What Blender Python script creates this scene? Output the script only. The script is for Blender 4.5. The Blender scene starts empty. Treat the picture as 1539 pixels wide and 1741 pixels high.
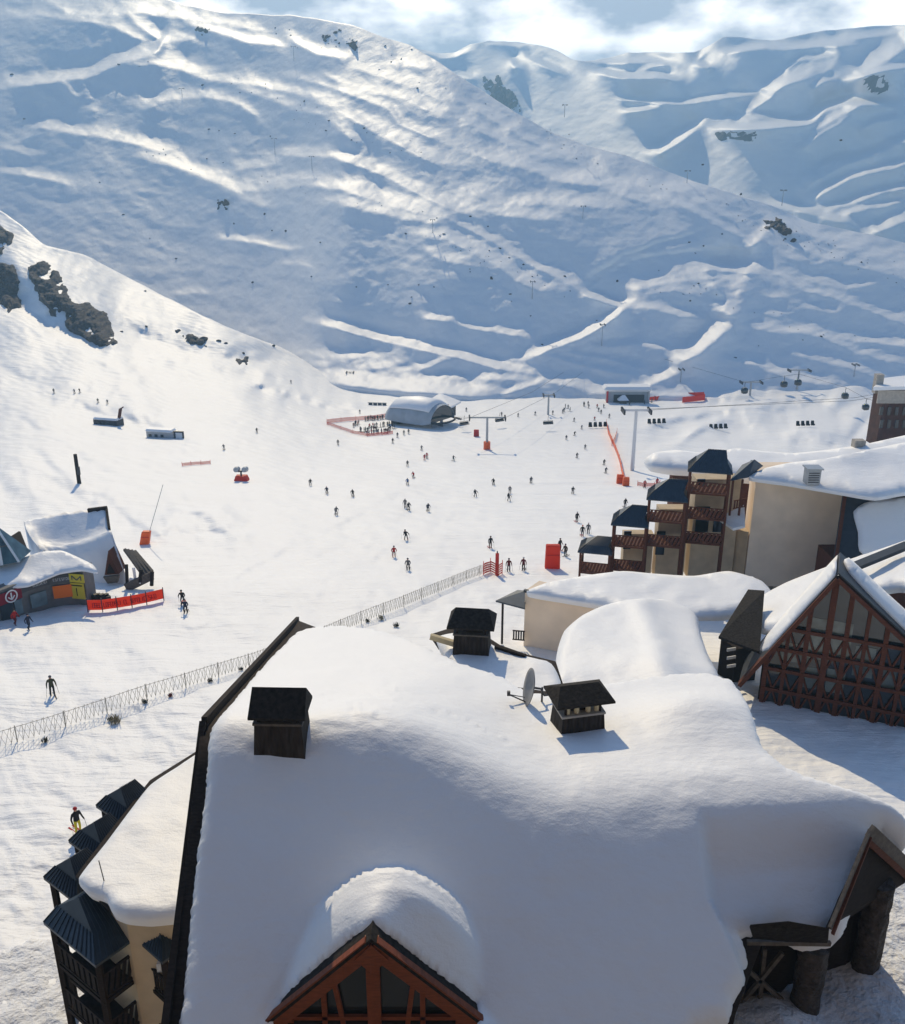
import bpy, bmesh, math, random
import numpy as np
from mathutils import Vector, Matrix, Euler
C = bpy.context.scene.collection
scene = bpy.context.scene
rnd = random.Random(7)
# ------------------------------------------------------------------ camera, sky, sun
PW, PH, FOC, PITCH = 1539.0, 1741.0, 1565.0, math.radians(20)
CP, SP = math.cos(PITCH), math.sin(PITCH)
CAMZ = 42.0
cam = bpy.data.objects.new('camera', bpy.data.cameras.new('camera')); C.objects.link(cam)
cam.location = (0, 0, CAMZ); cam.rotation_euler = (math.pi/2 - PITCH, 0, 0)
cam.data.sensor_fit = 'VERTICAL'; cam.data.angle = 2*math.atan(PH/2/FOC)
cam.data.clip_start = 0.5; cam.data.clip_end = 20000
scene.camera = cam
SUN_EL, SUN_AZ = math.radians(34), math.radians(-12)
SUNV = Vector((math.sin(SUN_AZ)*math.cos(SUN_EL), math.cos(SUN_AZ)*math.cos(SUN_EL), math.sin(SUN_EL)))
sun = bpy.data.objects.new('sun', bpy.data.lights.new('sun', 'SUN')); C.objects.link(sun)
sun.data.energy = 3.5; sun.data.angle = math.radians(0.5); sun.data.color = (1.0, 0.84, 0.57)
sun.rotation_euler = SUNV.to_track_quat('Z', 'Y').to_euler()
world = bpy.data.worlds.new('World'); scene.world = world; world.use_nodes = True
def build_world():
    nt = world.node_tree; N = nt.nodes; L = nt.links; N.clear()
    out = N.new('ShaderNodeOutputWorld'); bg = N.new('ShaderNodeBackground'); bg.inputs[1].default_value = 0.15
    sky = N.new('ShaderNodeTexSky'); sky.sky_type = 'NISHITA'; sky.sun_disc = False
    sky.sun_elevation = SUN_EL; sky.sun_rotation = SUN_AZ; sky.altitude = 1800; sky.dust_density = 0.4; sky.ozone_density = 2.6
    tc = N.new('ShaderNodeTexCoord'); mp = N.new('ShaderNodeMapping'); mp.inputs['Scale'].default_value = (3.0, 3.0, 6.5)
    mp.inputs['Location'].default_value = (1.35, 0.2, 0.30)
    n1 = N.new('ShaderNodeTexNoise'); n1.inputs['Scale'].default_value = 1.5; n1.inputs['Detail'].default_value = 9; n1.inputs['Roughness'].default_value = 0.55
    n2 = N.new('ShaderNodeTexNoise'); n2.inputs['Scale'].default_value = 2.6; n2.inputs['Detail'].default_value = 7
    r1 = N.new('ShaderNodeValToRGB'); r1.color_ramp.elements[0].position = 0.05; r1.color_ramp.elements[1].position = 0.25
    r2 = N.new('ShaderNodeValToRGB'); e = r2.color_ramp.elements
    e[0].position = 0.43; e[0].color = (0.27, 0.31, 0.37, 1); e[1].position = 0.57; e[1].color = (1.0, 0.97, 0.93, 1)
    sc = N.new('ShaderNodeVectorMath'); sc.operation = 'SCALE'; sc.inputs['Scale'].default_value = 13.0
    mix = N.new('ShaderNodeMix'); mix.data_type = 'RGBA'
    # clouds thin out towards the zenith so the shade stays lit by blue sky
    sep = N.new('ShaderNodeSeparateXYZ'); mr = N.new('ShaderNodeMapRange')
    mr.inputs[1].default_value = 0.16; mr.inputs[2].default_value = 0.30; mr.inputs[3].default_value = 1; mr.inputs[4].default_value = 0.0
    mul = N.new('ShaderNodeMath'); mul.operation = 'MULTIPLY'
    L.new(tc.outputs['Generated'], mp.inputs[0]); L.new(mp.outputs[0], n1.inputs['Vector']); L.new(mp.outputs[0], n2.inputs['Vector'])
    L.new(tc.outputs['Generated'], sep.inputs[0]); L.new(sep.outputs[2], mr.inputs[0])
    L.new(n1.outputs[0], r1.inputs[0]); L.new(n2.outputs[0], r2.inputs[0]); L.new(r2.outputs[0], sc.inputs[0])
    my = N.new('ShaderNodeMapRange'); my.inputs[1].default_value = -0.1; my.inputs[2].default_value = 0.6; my.inputs[3].default_value = 0.1; my.inputs[4].default_value = 1
    mm = N.new('ShaderNodeMath'); mm.operation = 'MULTIPLY'; L.new(sep.outputs[1], my.inputs[0]); L.new(mr.outputs[0], mm.inputs[0]); L.new(my.outputs[0], mm.inputs[1])
    L.new(r1.outputs[0], mul.inputs[0]); L.new(mm.outputs[0], mul.inputs[1]); L.new(mul.outputs[0], mix.inputs[0])
    L.new(sky.outputs[0], mix.inputs[6]); L.new(sc.outputs[0], mix.inputs[7])
    L.new(mix.outputs[2], bg.inputs[0]); L.new(bg.outputs[0], out.inputs[0])
build_world()
scene.view_settings.view_transform = 'Standard'; scene.view_settings.look = 'None'
scene.view_settings.exposure = 0.08; scene.view_settings.gamma = 1

# ------------------------------------------------------------------ pixel <-> world (photo pixels)
def slope_t(py):
    v = (PH/2 - py)/FOC
    return (-SP + v*CP)/(CP + v*SP)
def P(px, py, Y):                      # the point at ground distance Y seen at photo pixel (px, py)
    u = (px - PW/2)/FOC; v = (PH/2 - py)/FOC
    k = Y/(CP + v*SP)
    return Vector((u*k, Y, CAMZ + Y*slope_t(py)))
def PZ(px, py, z):                     # the point at height z seen there
    return P(px, py, (z - CAMZ)/slope_t(py))

# ------------------------------------------------------------------ materials
def mat(name, col, rough=0.6, noise=None, bump=None, metal=0.0, spec=0.3, wave=None):
    """noise=(scale, amount) tints the colour; bump=[(scale, strength_m, stretch), ...]"""
    m = bpy.data.materials.new(name); m.use_nodes = True
    nt = m.node_tree; N = nt.nodes; L = nt.links; b = N['Principled BSDF']
    b.inputs['Base Color'].default_value = (*col, 1); b.inputs['Roughness'].default_value = rough
    b.inputs['Metallic'].default_value = metal; b.inputs['Specular IOR Level'].default_value = spec
    tc = N.new('ShaderNodeTexCoord')
    if noise:
        n = N.new('ShaderNodeTexNoise'); n.inputs['Scale'].default_value = noise[0]; n.inputs['Detail'].default_value = 6
        mp = N.new('ShaderNodeMapping'); mp.inputs['Scale'].default_value = noise[2] if len(noise) > 2 else (1, 1, 1)
        L.new(tc.outputs['Object'], mp.inputs[0]); L.new(mp.outputs[0], n.inputs['Vector'])
        r = N.new('ShaderNodeMapRange'); r.inputs[1].default_value = 0.25; r.inputs[2].default_value = 0.75
        r.inputs[3].default_value = 1 - noise[1]; r.inputs[4].default_value = 1 + noise[1]
        s = N.new('ShaderNodeVectorMath'); s.operation = 'SCALE'; s.inputs[0].default_value = col
        L.new(n.outputs[0], r.inputs[0]); L.new(r.outputs[0], s.inputs['Scale']); L.new(s.outputs[0], b.inputs['Base Color'])
    prev = None
    for (sc, st, stretch) in (bump or []):
        n = N.new('ShaderNodeTexNoise'); n.inputs['Scale'].default_value = sc; n.inputs['Detail'].default_value = 5
        mp = N.new('ShaderNodeMapping'); mp.inputs['Scale'].default_value = stretch[:3]
        if len(stretch) > 3: mp.inputs['Rotation'].default_value = (0, 0, math.radians(stretch[3]))
        L.new(tc.outputs['Object'], mp.inputs[0]); L.new(mp.outputs[0], n.inputs['Vector'])
        bp = N.new('ShaderNodeBump'); bp.inputs['Strength'].default_value = 1; bp.inputs['Distance'].default_value = st
        L.new(n.outputs[0], bp.inputs['Height'])
        if prev: L.new(prev.outputs[0], bp.inputs['Normal'])
        prev = bp
    if wave:                            # (scale, depth, axis): boards, ribs
        w = N.new('ShaderNodeTexWave'); w.inputs['Scale'].default_value = wave[0]; w.bands_direction = wave[2]
        if len(wave) > 3: w.inputs['Distortion'].default_value = wave[3]; w.inputs['Detail'].default_value = 3; w.inputs['Detail Scale'].default_value = wave[4]
        bp = N.new('ShaderNodeBump'); bp.inputs['Distance'].default_value = wave[1]
        L.new(tc.outputs['Object'], w.inputs['Vector']); L.new(w.outputs['Fac'], bp.inputs['Height'])
        if prev: L.new(prev.outputs[0], bp.inputs['Normal'])
        prev = bp
    if prev: L.new(prev.outputs[0], b.inputs['Normal'])
    return m
SN = (0.86, 0.855, 0.85)
M = {}
M['snow_ground'] = mat('piste_snow', SN, 0.55, noise=(0.05, 0.02), bump=[(0.08, 1.0, (0.30, 1.2, 1, 24)), (0.55, 0.19, (0.25, 1.7, 1, 20)), (1.6, 0.09, (0.5, 1.4, 1, -12)), (5, 0.035, (1, 1, 1))], wave=(0.11, 0.06, 'DIAGONAL', 9, .5))
M['snow_hill'] = mat('hill_snow', SN, 0.6, bump=[(0.03, 2.2, (1, 0.45, 1, -35)), (0.16, 0.5, (1, 0.5, 1, -35))])
M['snow_far'] = mat('far_snow', SN, 0.6, bump=[(0.010, 3.5, (1, 0.6, 1, 20)), (0.05, 0.8, (1, 1, 1))])
M['snow_roof'] = mat('roof_snow', (0.87, 0.865, 0.86), 0.5, bump=[(0.7, 0.07, (0.5, 1.2, 1)), (3.5, 0.028, (0.7, 1.2, 1)), (14, 0.010, (1, 1, 1)), (60, 0.003, (1, 1, 1))])
M['snow_dirty'] = mat('trampled_snow', (0.74, 0.74, 0.75), 0.7, bump=[(1.4, 0.35, (1, 1, 1)), (5, 0.12, (1, 1, 1))])

# ------------------------------------------------------------------ terrain: sheets of snow sculpted from slopes
def vnoise(x, y, seed):
    r = np.random.RandomState(seed).rand(256, 256)
    xi = np.floor(x).astype(int); yi = np.floor(y).astype(int); fx = x - xi; fy = y - yi
    fx = fx*fx*(3-2*fx); fy = fy*fy*(3-2*fy)
    g = lambda a, b: r[b % 256, a % 256]
    return (g(xi, yi)*(1-fx) + g(xi+1, yi)*fx)*(1-fy) + (g(xi, yi+1)*(1-fx) + g(xi+1, yi+1)*fx)*fy
def fbm(x, y, seed, o=4):
    s = 0; a = 0.5
    for k in range(o):
        s = s + a*vnoise(x*2**k, y*2**k, seed+k); a *= 0.5
    return s/(1-0.5**o)
def streak(X, Y, pts, w, I):
    """soft ridge line: how strongly each (X, Y) lies on the polyline"""
    pts = np.array(pts, float); d2 = np.full(X.shape, 1e12); tt = np.zeros(X.shape); up = np.zeros(X.shape)
    seg = np.hypot(*(pts[1:]-pts[:-1]).T); tot = seg.sum(); acc = 0
    for a, b, l in zip(pts[:-1], pts[1:], seg):
        dx, dy = b-a
        q = np.clip(((X-a[0])*dx + (Y-a[1])*dy)/(l*l+1e-9), 0, 1)
        dd = (X-a[0]-q*dx)**2 + (Y-a[1]-q*dy)**2
        m = dd < d2; up = np.where(m, (a[1]+q*dy) - Y, up); d2 = np.where(m, dd, d2); tt = np.where(m, (acc+q*l)/tot, tt); acc += l
    end = np.clip(np.minimum(tt, 1-tt)*8, 0.25, 1)
    ww = w*(1.15 + 0.75*np.tanh(up/w))
    return I*np.exp(-d2/(ww*ww))*end
def poisson(E, alpha, eps):
    """surface whose row-to-row steps follow E while staying smooth from column to column"""
    n, m = E.shape
    E2 = np.concatenate([E, -E[::-1]], 0); E2 = np.concatenate([E2, E2[:, ::-1]], 1)
    ky = 2*np.pi*np.fft.fftfreq(2*n)[:, None]; kx = 2*np.pi*np.fft.fftfreq(2*m)[None, :]
    F = np.fft.fft2(E2)
    D = np.real(np.fft.ifft2(-1j*np.sin(ky)*F/(ky*ky + alpha*kx*kx + eps)))
    return D[:n, :m]
def grid_mesh(name, V, m, smooth=True):
    n, c = V.shape[:2]
    me = bpy.data.meshes.new(name)
    idx = np.arange(n*c).reshape(n, c)
    F = np.stack([idx[:-1, :-1], idx[:-1, 1:], idx[1:, 1:], idx[1:, :-1]], -1).reshape(-1, 4)
    me.vertices.add(n*c); me.vertices.foreach_set('co', V.reshape(-1).astype(np.float32))
    me.loops.add(F.size); me.polygons.add(len(F))
    me.loops.foreach_set('vertex_index', F.reshape(-1).astype(np.int32))
    me.polygons.foreach_set('loop_start', np.arange(0, F.size, 4, dtype=np.int32))
    me.polygons.foreach_set('use_smooth', np.full(len(F), smooth))
    me.update(calc_edges=True); me.validate(); me.materials.append(m)
    o = bpy.data.objects.new(name, me); C.objects.link(o); return o
def np_slope_t(py):
    v = (PH/2 - py)/FOC
    return (-SP + v*CP)/(CP + v*SP)
def np_points(PX, PY, Yd):
    u = (PX - PW/2)/FOC; v = (PH/2 - PY)/FOC; k = Yd/(CP + v*SP)
    return np.stack([u*k, Yd, CAMZ + Yd*np_slope_t(PY)], -1)
def interp_pts(pts, x):
    p = np.array(pts, float); return np.interp(x, p[:, 0], p[:, 1])
def smooth1(a, k):
    ker = np.hanning(2*k+3)[1:-1]; ker /= ker.sum()
    return np.convolve(np.pad(a, k, mode='edge'), ker, 'valid')

class Sheet:
    """terrain sheet. bottom / top: photo rows of its foot and crest per column; ybot: distance of the foot;
    slope(PX, PY): rise per metre going away"""
    def __init__(self, name, xs, nrow, bottom, top, ybot, slope, lines, material, amp, alpha=0.12, eps=0.002, back=0.5, kind='structure', rough=0, roughs=(60, 30), seed=1, soft=4, fine=0, clean=1.6):
        xs = np.array(xs, float); s = np.linspace(0, 1, nrow)[:, None]
        b = smooth1(interp_pts(bottom, xs), soft); t = smooth1(interp_pts(top, xs), soft)
        t = t + 5*(fbm(xs/45., xs*0, seed+90)-.5)*(1 if soft < 8 else 0)
        PX = np.broadcast_to(xs[None, :], (nrow, len(xs))).copy(); PY = b[None, :]*(1-s) + t[None, :]*s
        T = np_slope_t(PY); S = slope(PX, PY)
        g = 1/np.maximum(S - T, 0.05)
        dT = np.diff(T, axis=0)
        lnY = np.concatenate([np.zeros((1, len(xs))), np.cumsum(dT*(g[1:]+g[:-1])/2, 0)], 0) + np.log(smooth1(interp_pts(ybot, xs), 20))[None, :]
        E = np.zeros(PX.shape)
        wob = 14*(fbm(PX/40, PY/24, seed+5)-.5)
        E2 = np.zeros(PX.shape)
        for pts, w, I in lines:
            if abs(I) >= 1: e = streak(PX + wob*.25, PY + wob*.15, pts, w, abs(I)); E2 = np.where(np.abs(e) > np.abs(E2), e*np.sign(I), E2)
            else: e = streak(PX + wob, PY + wob*0.5, pts, w, abs(I)); E = np.where(np.abs(e) > np.abs(E), e*np.sign(I), E)
        if rough: E = E + rough*(fbm(PX/roughs[0] + PY/roughs[0]*0.6, PY/roughs[1] - PX/roughs[1]*0.28, seed, 4)-.5)*2
        E = E*np.clip(0.15+1.5*fbm(PX/34+PY/30, PY/13, seed+31, 4), .2, 1.4); E = np.where(np.abs(E2) > np.abs(E), E2*clean, E)
        if fine: E = E + fine*(fbm(PX/9+PY/14, PY/4.5, seed+57, 3)-.5)*2*np.clip(0.35+np.abs(E), 0, 1.2)
        rowpx = np.maximum((PY[0]-PY[-1])/(nrow-1), 0.3)[None, :]
        D = poisson(E*rowpx*amp, alpha, eps)
        fade = np.clip(s*12, 0, 1)
        lnY = lnY + D*fade
        self.xs = xs; self.PX, self.PY, self.lnY = PX, PY, lnY
        V = np_points(PX, PY, np.exp(lnY))
        if back:
            last = V[-1]; ext = []
            Yl = last[:, 1]
            for k, f in enumerate((0.01, 0.03, 0.08, 0.16, 0.3, back)):
                q = last.copy(); q[:, 0] = last[:, 0]*(1+f); q[:, 1] = Yl*(1+f); q[:, 2] = last[:, 2] - Yl*f*(0.1+0.5*f)
                ext.append(q)
            V = np.concatenate([V, np.stack(ext)], 0)
        self.V = V
        self.obj = grid_mesh(name, V, material); self.obj['kind'] = kind
    def at(self, px, py):
        """world point of the sheet seen at a photo pixel"""
        i = np.interp(px, self.xs, np.arange(len(self.xs))); i0 = int(min(max(math.floor(i), 0), len(self.xs)-2)); f = i-i0
        y0 = np.interp(-py, -self.PY[:, i0], self.lnY[:, i0]); y1 = np.interp(-py, -self.PY[:, i0+1], self.lnY[:, i0+1])
        return P(px, py, math.exp(y0*(1-f)+y1*f))

def let_light_through(m, fac=0.55):
    """thin cloth: part of the light passes through"""
    nt = m.node_tree; b = nt.nodes['Principled BSDF']; t = nt.nodes.new('ShaderNodeBsdfTranslucent'); x = nt.nodes.new('ShaderNodeMixShader'); x.inputs[0].default_value = fac
    t.inputs[0].default_value = b.inputs['Base Color'].default_value; nt.links.new(b.outputs[0], x.inputs[1]); nt.links.new(t.outputs[0], x.inputs[2]); nt.links.new(x.outputs[0], nt.nodes['Material Output'].inputs['Surface'])
# ------------------------------------------------------------------ piste and left hill
def table_sheet_slope(cols):
    """cols: {px: [(py, Y), ...]} -> slope function of the surface that passes through those distances"""
    keys = sorted(cols); rows = np.arange(2400, 300, -4.0); out = []
    for k in keys:
        p = np.array(sorted(cols[k], key=lambda q: -q[0]), float)
        ly = smooth1(np.interp(-rows, -p[:, 0], np.log(p[:, 1])), 9)
        T = np_slope_t(rows); g = np.gradient(ly)/np.gradient(T)
        out.append(T + 1/np.maximum(g, 0.05))
    out = np.array(out)
    def f(PX, PY):
        r = np.clip((2400-PY)/4.0, 0, len(rows)-1.001); r0 = r.astype(int); fr = r-r0
        k = np.interp(PX, keys, np.arange(len(keys))); k0 = np.clip(k.astype(int), 0, len(keys)-2); fk = k-k0; fk = fk*fk*(3-2*fk)
        a = out[k0, r0]*(1-fr) + out[k0, r0+1]*fr; b = out[k0+1, r0]*(1-fr) + out[k0+1, r0+1]*fr
        return a*(1-fk) + b*fk
    return f
near = [(2400, 17), (1741, 31), (1420, 46.4), (1182, 66), (1000, 98), (900, 134)]
mid = near + [(850, 163), (775, 247), (720, 317), (660, 420), (600, 520), (300, 900)]
left = near + [(840, 160), (760, 220), (700, 275), (600, 370), (500, 440), (420, 500), (350, 560), (300, 600)]
lmid = near + [(850, 162), (760, 235), (700, 300), (640, 370), (560, 455), (500, 520), (420, 640), (300, 800)]
ground_slope = table_sheet_slope({-700: left, 0: left, 330: lmid, 620: mid, 1539: mid, 2300: mid})
GX = np.concatenate([np.arange(-700, -40, 14), np.arange(-40, 1580, 4), np.arange(1580, 2250, 14)])
g_top = [(-700, 300), (-100, 330), (0, 356), (45, 388), (75, 418), (140, 430), (200, 462), (290, 508), (350, 540), (420, 572), (480, 596), (540, 628), (620, 640), (700, 652), (900, 652), (1100, 640), (1539, 630), (2250, 630)]
g_lines = [
 ([(420, 652), (480, 672), (560, 692), (620, 698)], 7, -0.95), ([(380, 640), (450, 652), (560, 676), (640, 690)], 6, 0.50),
 ([(150, 560), (260, 600), (330, 615), (420, 620), (500, 640)], 8, 0.50), ([(0, 530), (60, 552), (140, 590), (240, 640), (330, 650)], 9, 0.40),
 ([(210, 548), (260, 572), (330, 592), (400, 604), (470, 612)], 13, -0.50), ([(-60, 430), (0, 470), (40, 500), (90, 545), (190, 590)], 20, -0.55),
 ([(100, 690), (150, 694), (210, 712), (290, 725)], 8, -0.80), ([(0, 690), (60, 692), (100, 698)], 6, 0.50),
 ([(255, 878), (300, 863), (380, 866), (425, 883)], 6, 0.90), ([(270, 897), (330, 905), (400, 905)], 6, -0.80), ([(280, 880), (330, 886), (400, 880)], 4, -0.80), ([(290, 870), (350, 874), (410, 892)], 3, -0.80), ([(300, 912), (380, 915), (430, 905)], 3, 0.70), ([(365, 1000), (400, 985), (560, 900), (690, 835), (800, 792)], 2.2, -0.40), ([(60, 760), (130, 835), (200, 850), (300, 845)], 4, -0.45), ([(0, 790), (90, 815), (180, 870)], 5, -0.50), ([(20, 700), (160, 790), (240, 830), (330, 850)], 3, -0.45), ([(180, 850), (230, 890), (290, 925)], 4, -0.60), ([(420, 870), (520, 850), (640, 800)], 3, -0.25), ([(120, 1100), (400, 1010), (640, 900), (900, 760)], 3, -0.20), ([(0, 1180), (300, 1080), (600, 970), (820, 850)], 3, -0.20),
 ([(0, 810), (20, 840), (60, 850)], 12, -0.50), ([(0, 625), (50, 640), (110, 660), (200, 672)], 10, -0.35),
 ([(1080, 735), (1150, 715), (1220, 703), (1330, 690), (1400, 672)], 7, -1.00), ([(1080, 722), (1160, 703), (1240, 694), (1330, 680)], 6, 1.00),
 ([(1100, 762), (1150, 752), (1190, 725), (1240, 708)], 6, 1.00), ([(1160, 752), (1185, 735), (1230, 722), (1290, 716)], 6, -1.00),
 ([(1230, 728), (1270, 722), (1300, 728)], 8, -1.00), ([(1340, 745), (1380, 752), (1430, 755)], 9, -1.00), ([(1330, 735), (1370, 725), (1420, 735)], 6, 1.00),
 ([(1220, 742), (1240, 755), (1270, 752)], 5, 1.00), ([(1300, 705), (1350, 690), (1420, 680)], 8, -1.00), ([(1440, 750), (1460, 725), (1480, 700)], 6, -1.00),
 ([(1300, 692), (1360, 686), (1410, 690)], 5, 1.00), ([(1410, 700), (1450, 680), (1500, 660)], 10, -1.00), ([(1180, 688), (1260, 678), (1340, 668)], 8, -1.00)]
ground = Sheet('piste', GX, 520, [(-700, 2300), (2250, 2300)], g_top, [(-700, 18.2), (2250, 18.2)], ground_slope, g_lines, M['snow_ground'], 0.0030, alpha=0.1, eps=0.002, back=0.3, rough=0.22, roughs=(60, 12), fine=0.5, clean=0.95, seed=3)

# ------------------------------------------------------------------ main mountain
mx = np.concatenate([np.arange(-500, -20, 9), np.arange(-20, 1560, 3), np.arange(1560, 2100, 9)])
m_bot = [(-500, 470), (0, 470), (140, 500), (300, 560), (480, 640), (560, 690), (700, 715), (1000, 715), (1200, 710), (1539, 700), (2100, 690)]
m_top = [(-500, -60), (0, -40), (150, -30), (250, -8), (330, 12), (380, 22), (440, 23), (500, 27), (560, 36), (600, 42), (650, 62), (700, 78), (730, 95), (780, 130), (830, 160), (880, 192), (940, 225), (1000, 247), (1060, 262), (1120, 285), (1170, 305), (1230, 325), (1300, 345), (1380, 378), (1460, 395), (1539, 412), (2100, 520)]
m_yb = [(-500, 680), (0, 640), (300, 560), (480, 470), (560, 400), (640, 392), (720, 372), (900, 370), (1150, 372), (1539, 385), (2100, 390)]
L_m = [
 ([(0, 30), (60, 22), (130, 32), (190, 40), (230, 60), (270, 82)], 5, .7), ([(60, -5), (130, 22), (190, 22), (240, 17), (330, 30), (400, 42), (470, 52)], 7, .9),
 ([(235, 40), (275, 65), (265, 85), (200, 105), (150, 128), (90, 135), (0, 148)], 6, 1.3), ([(275, 68), (335, 62)], 6, .8), ([(-100, 160), (0, 148)], 6, .8),
 ([(320, 40), (370, 52), (420, 68), (490, 75)], 5, 1), ([(490, 62), (540, 88), (590, 96)], 6, 1),
 ([(200, 112), (260, 103), (300, 110), (350, 130), (430, 140), (500, 152), (560, 178), (620, 207), (700, 252), (770, 285)], 9, .8),
 ([(390, 142), (450, 162), (500, 180), (560, 196), (610, 208)], 7, .5), ([(150, 138), (153, 165), (156, 190)], 7, .6), ([(110, 138), (135, 165)], 6, .5),
 ([(238, 185), (270, 168), (310, 162), (350, 162), (400, 170), (440, 196)], 6, .8), ([(460, 130), (500, 128), (560, 145), (620, 165), (668, 185), (675, 205), (720, 225), (770, 245)], 5, .8),
 ([(540, 120), (610, 150), (690, 165), (770, 200)], 6, .6), ([(610, 115), (650, 125), (700, 140), (770, 175)], 8, .5), ([(660, 107), (730, 110), (770, 122)], 5, .8),
 ([(0, 250), (45, 230), (60, 210), (100, 220), (180, 230), (240, 243), (290, 260), (325, 264)], 7, .9), ([(215, 258), (300, 277), (350, 298), (400, 318), (450, 318), (520, 308), (600, 322), (680, 348), (770, 372)], 10, .9),
 ([(0, 250), (30, 252), (60, 268)], 5, .6), ([(0, 290), (40, 295), (80, 302), (133, 314)], 5, .9), ([(440, 258), (500, 262), (560, 263), (620, 280), (660, 297), (720, 328), (770, 352), (830, 372)], 7, .8),
 ([(390, 288), (440, 280), (485, 275)], 6, .6), ([(350, 270), (375, 290), (402, 302)], 6, .7), ([(410, 305), (470, 298), (490, 280)], 6, .5), ([(400, 326), (462, 350)], 10, .4), ([(530, 340), (620, 350), (700, 370), (760, 380)], 9, .5),
 ([(500, 172), (560, 197), (600, 232), (625, 268)], 9, .4), ([(360, 405), (400, 406), (440, 412), (490, 422), (525, 420)], 4, .8), ([(480, 448), (503, 445), (530, 452)], 4, .8), ([(300, 500), (330, 496), (362, 498)], 4, .5),
 ([(524, 545), (580, 556), (640, 573), (720, 592), (780, 604), (850, 623), (905, 634)], 6, 1), ([(480, 598), (560, 606), (640, 604), (700, 594)], 9, .9), ([(490, 612), (600, 622), (700, 612)], 12, .8), ([(620, 640), (700, 628), (780, 606)], 5, .8), ([(600, 642), (750, 641), (910, 646)], 5, .9), ([(850, 672), (900, 656), (925, 644)], 4, .8), ([(520, 640), (640, 655), (760, 664), (840, 672)], 12, 1),
 ([(920, 640), (980, 655), (1030, 665), (1080, 668)], 8, .9), ([(1100, 665), (1180, 668), (1260, 680)], 8, .8), ([(700, 398), (760, 400), (800, 422), (850, 447), (900, 482), (960, 498)], 9, .7),
 ([(770, 160), (830, 196), (900, 236), (970, 266), (1040, 310), (1110, 335)], 5, .7), ([(770, 185), (830, 225), (900, 258), (960, 275)], 7, .5), ([(770, 245), (850, 270), (900, 282), (950, 302), (1060, 311), (1160, 321), (1200, 346), (1260, 377), (1300, 392)], 9, .8),
 ([(900, 262), (960, 268), (985, 258)], 5, .6), ([(1000, 300), (1060, 330), (1110, 345)], 6, .6), ([(770, 310), (850, 346), (950, 343), (1060, 348)], 8, .6), ([(770, 340), (850, 360), (960, 372)], 10, .5), ([(770, 375), (830, 402), (890, 440), (950, 470), (990, 492)], 5, .9), ([(1100, 320), (1180, 355), (1240, 390), (1290, 410)], 7, .7), ([(1270, 417), (1288, 405), (1300, 385)], 9, 1), ([(1205, 380), (1225, 374)], 4, .8),
 ([(985, 476), (1000, 500), (1040, 515), (1062, 520), (1040, 540), (990, 570), (930, 592), (890, 611)], 6, 1.4), ([(1005, 492), (1018, 478)], 4, .7), ([(1060, 520), (1100, 518), (1150, 531), (1200, 541), (1235, 546)], 7, .9),
 ([(1195, 452), (1240, 452), (1285, 460)], 9, 1.2), ([(1215, 468), (1240, 500), (1235, 540)], 16, 1), ([(1262, 468), (1250, 500), (1240, 540)], 14, 1), ([(1242, 545), (1215, 570), (1180, 597), (1150, 612)], 12, 1.3), ([(1148, 632), (1130, 640), (1100, 652)], 8, 1),
 ([(1198, 456), (1282, 462)], 7, 1.3), ([(1206, 470), (1274, 475)], 7, 1.1), ([(1075, 488), (1130, 477), (1180, 470)], 10, .8), ([(1090, 500), (1150, 490), (1190, 500)], 7, .5), ([(1285, 460), (1330, 463), (1370, 490), (1420, 502), (1539, 547), (1700, 580)], 7, .7), ([(1250, 545), (1300, 556), (1350, 560), (1450, 576), (1539, 582), (1700, 600)], 8, .7),
 ([(1300, 376), (1380, 392), (1450, 422), (1539, 452), (1700, 500)], 14, .6), ([(1330, 410), (1400, 432), (1470, 450), (1539, 470)], 9, .6), ([(1350, 470), (1440, 488), (1500, 480)], 8, .6), ([(1300, 400), (1350, 440), (1400, 450)], 7, .4), ([(1370, 520), (1420, 530)], 6, .6), ([(1300, 500), (1330, 502)], 5, .6), ([(1300, 530), (1330, 535)], 7, .7),
 ([(770, 545), (800, 555), (850, 563), (895, 568)], 4, .9), ([(1015, 587), (1080, 582), (1130, 592), (1155, 604)], 5, .7), ([(930, 602), (1000, 622), (1080, 637), (1140, 642)], 4, .7), ([(960, 597), (1030, 607), (1100, 627)], 4, .6), ([(1225, 602), (1300, 622), (1350, 642), (1430, 655)], 7, .8), ([(1350, 600), (1420, 615), (1500, 640)], 7, .5), ([(1400, 570), (1470, 600), (1539, 615)], 8, .5), ([(720, 420), (760, 440), (820, 450)], 8, .4), ([(720, 540), (770, 545)], 4, .7), ([(860, 610), (890, 612)], 4, .5),
 ([(990, 475), (1040, 445), (1100, 420), (1200, 385)], 3, -.6), ([(1020, 470), (1080, 440), (1180, 425), (1260, 418)], 3, -.5)]
def m_slope(PX, PY):
    return 0.505 + 0.11*(fbm(PX/160, PY/70, 11, 3)-.5) - 0.06*np.exp(-((PX-1000)/260)**2-((PY-300)/70)**2) - 0.045*np.exp(-((PX-620)/200)**2-((PY-330)/50)**2) + np.clip((PX-1250)/300, 0, 1)*0.0
mountain = Sheet('mountain', mx, 330, m_bot, m_top, m_yb, m_slope, L_m, M['snow_hill'], 0.0019, alpha=0.085, eps=0.0012, back=0.4, rough=0.18, roughs=(44, 12), fine=0.5, seed=21)

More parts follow.
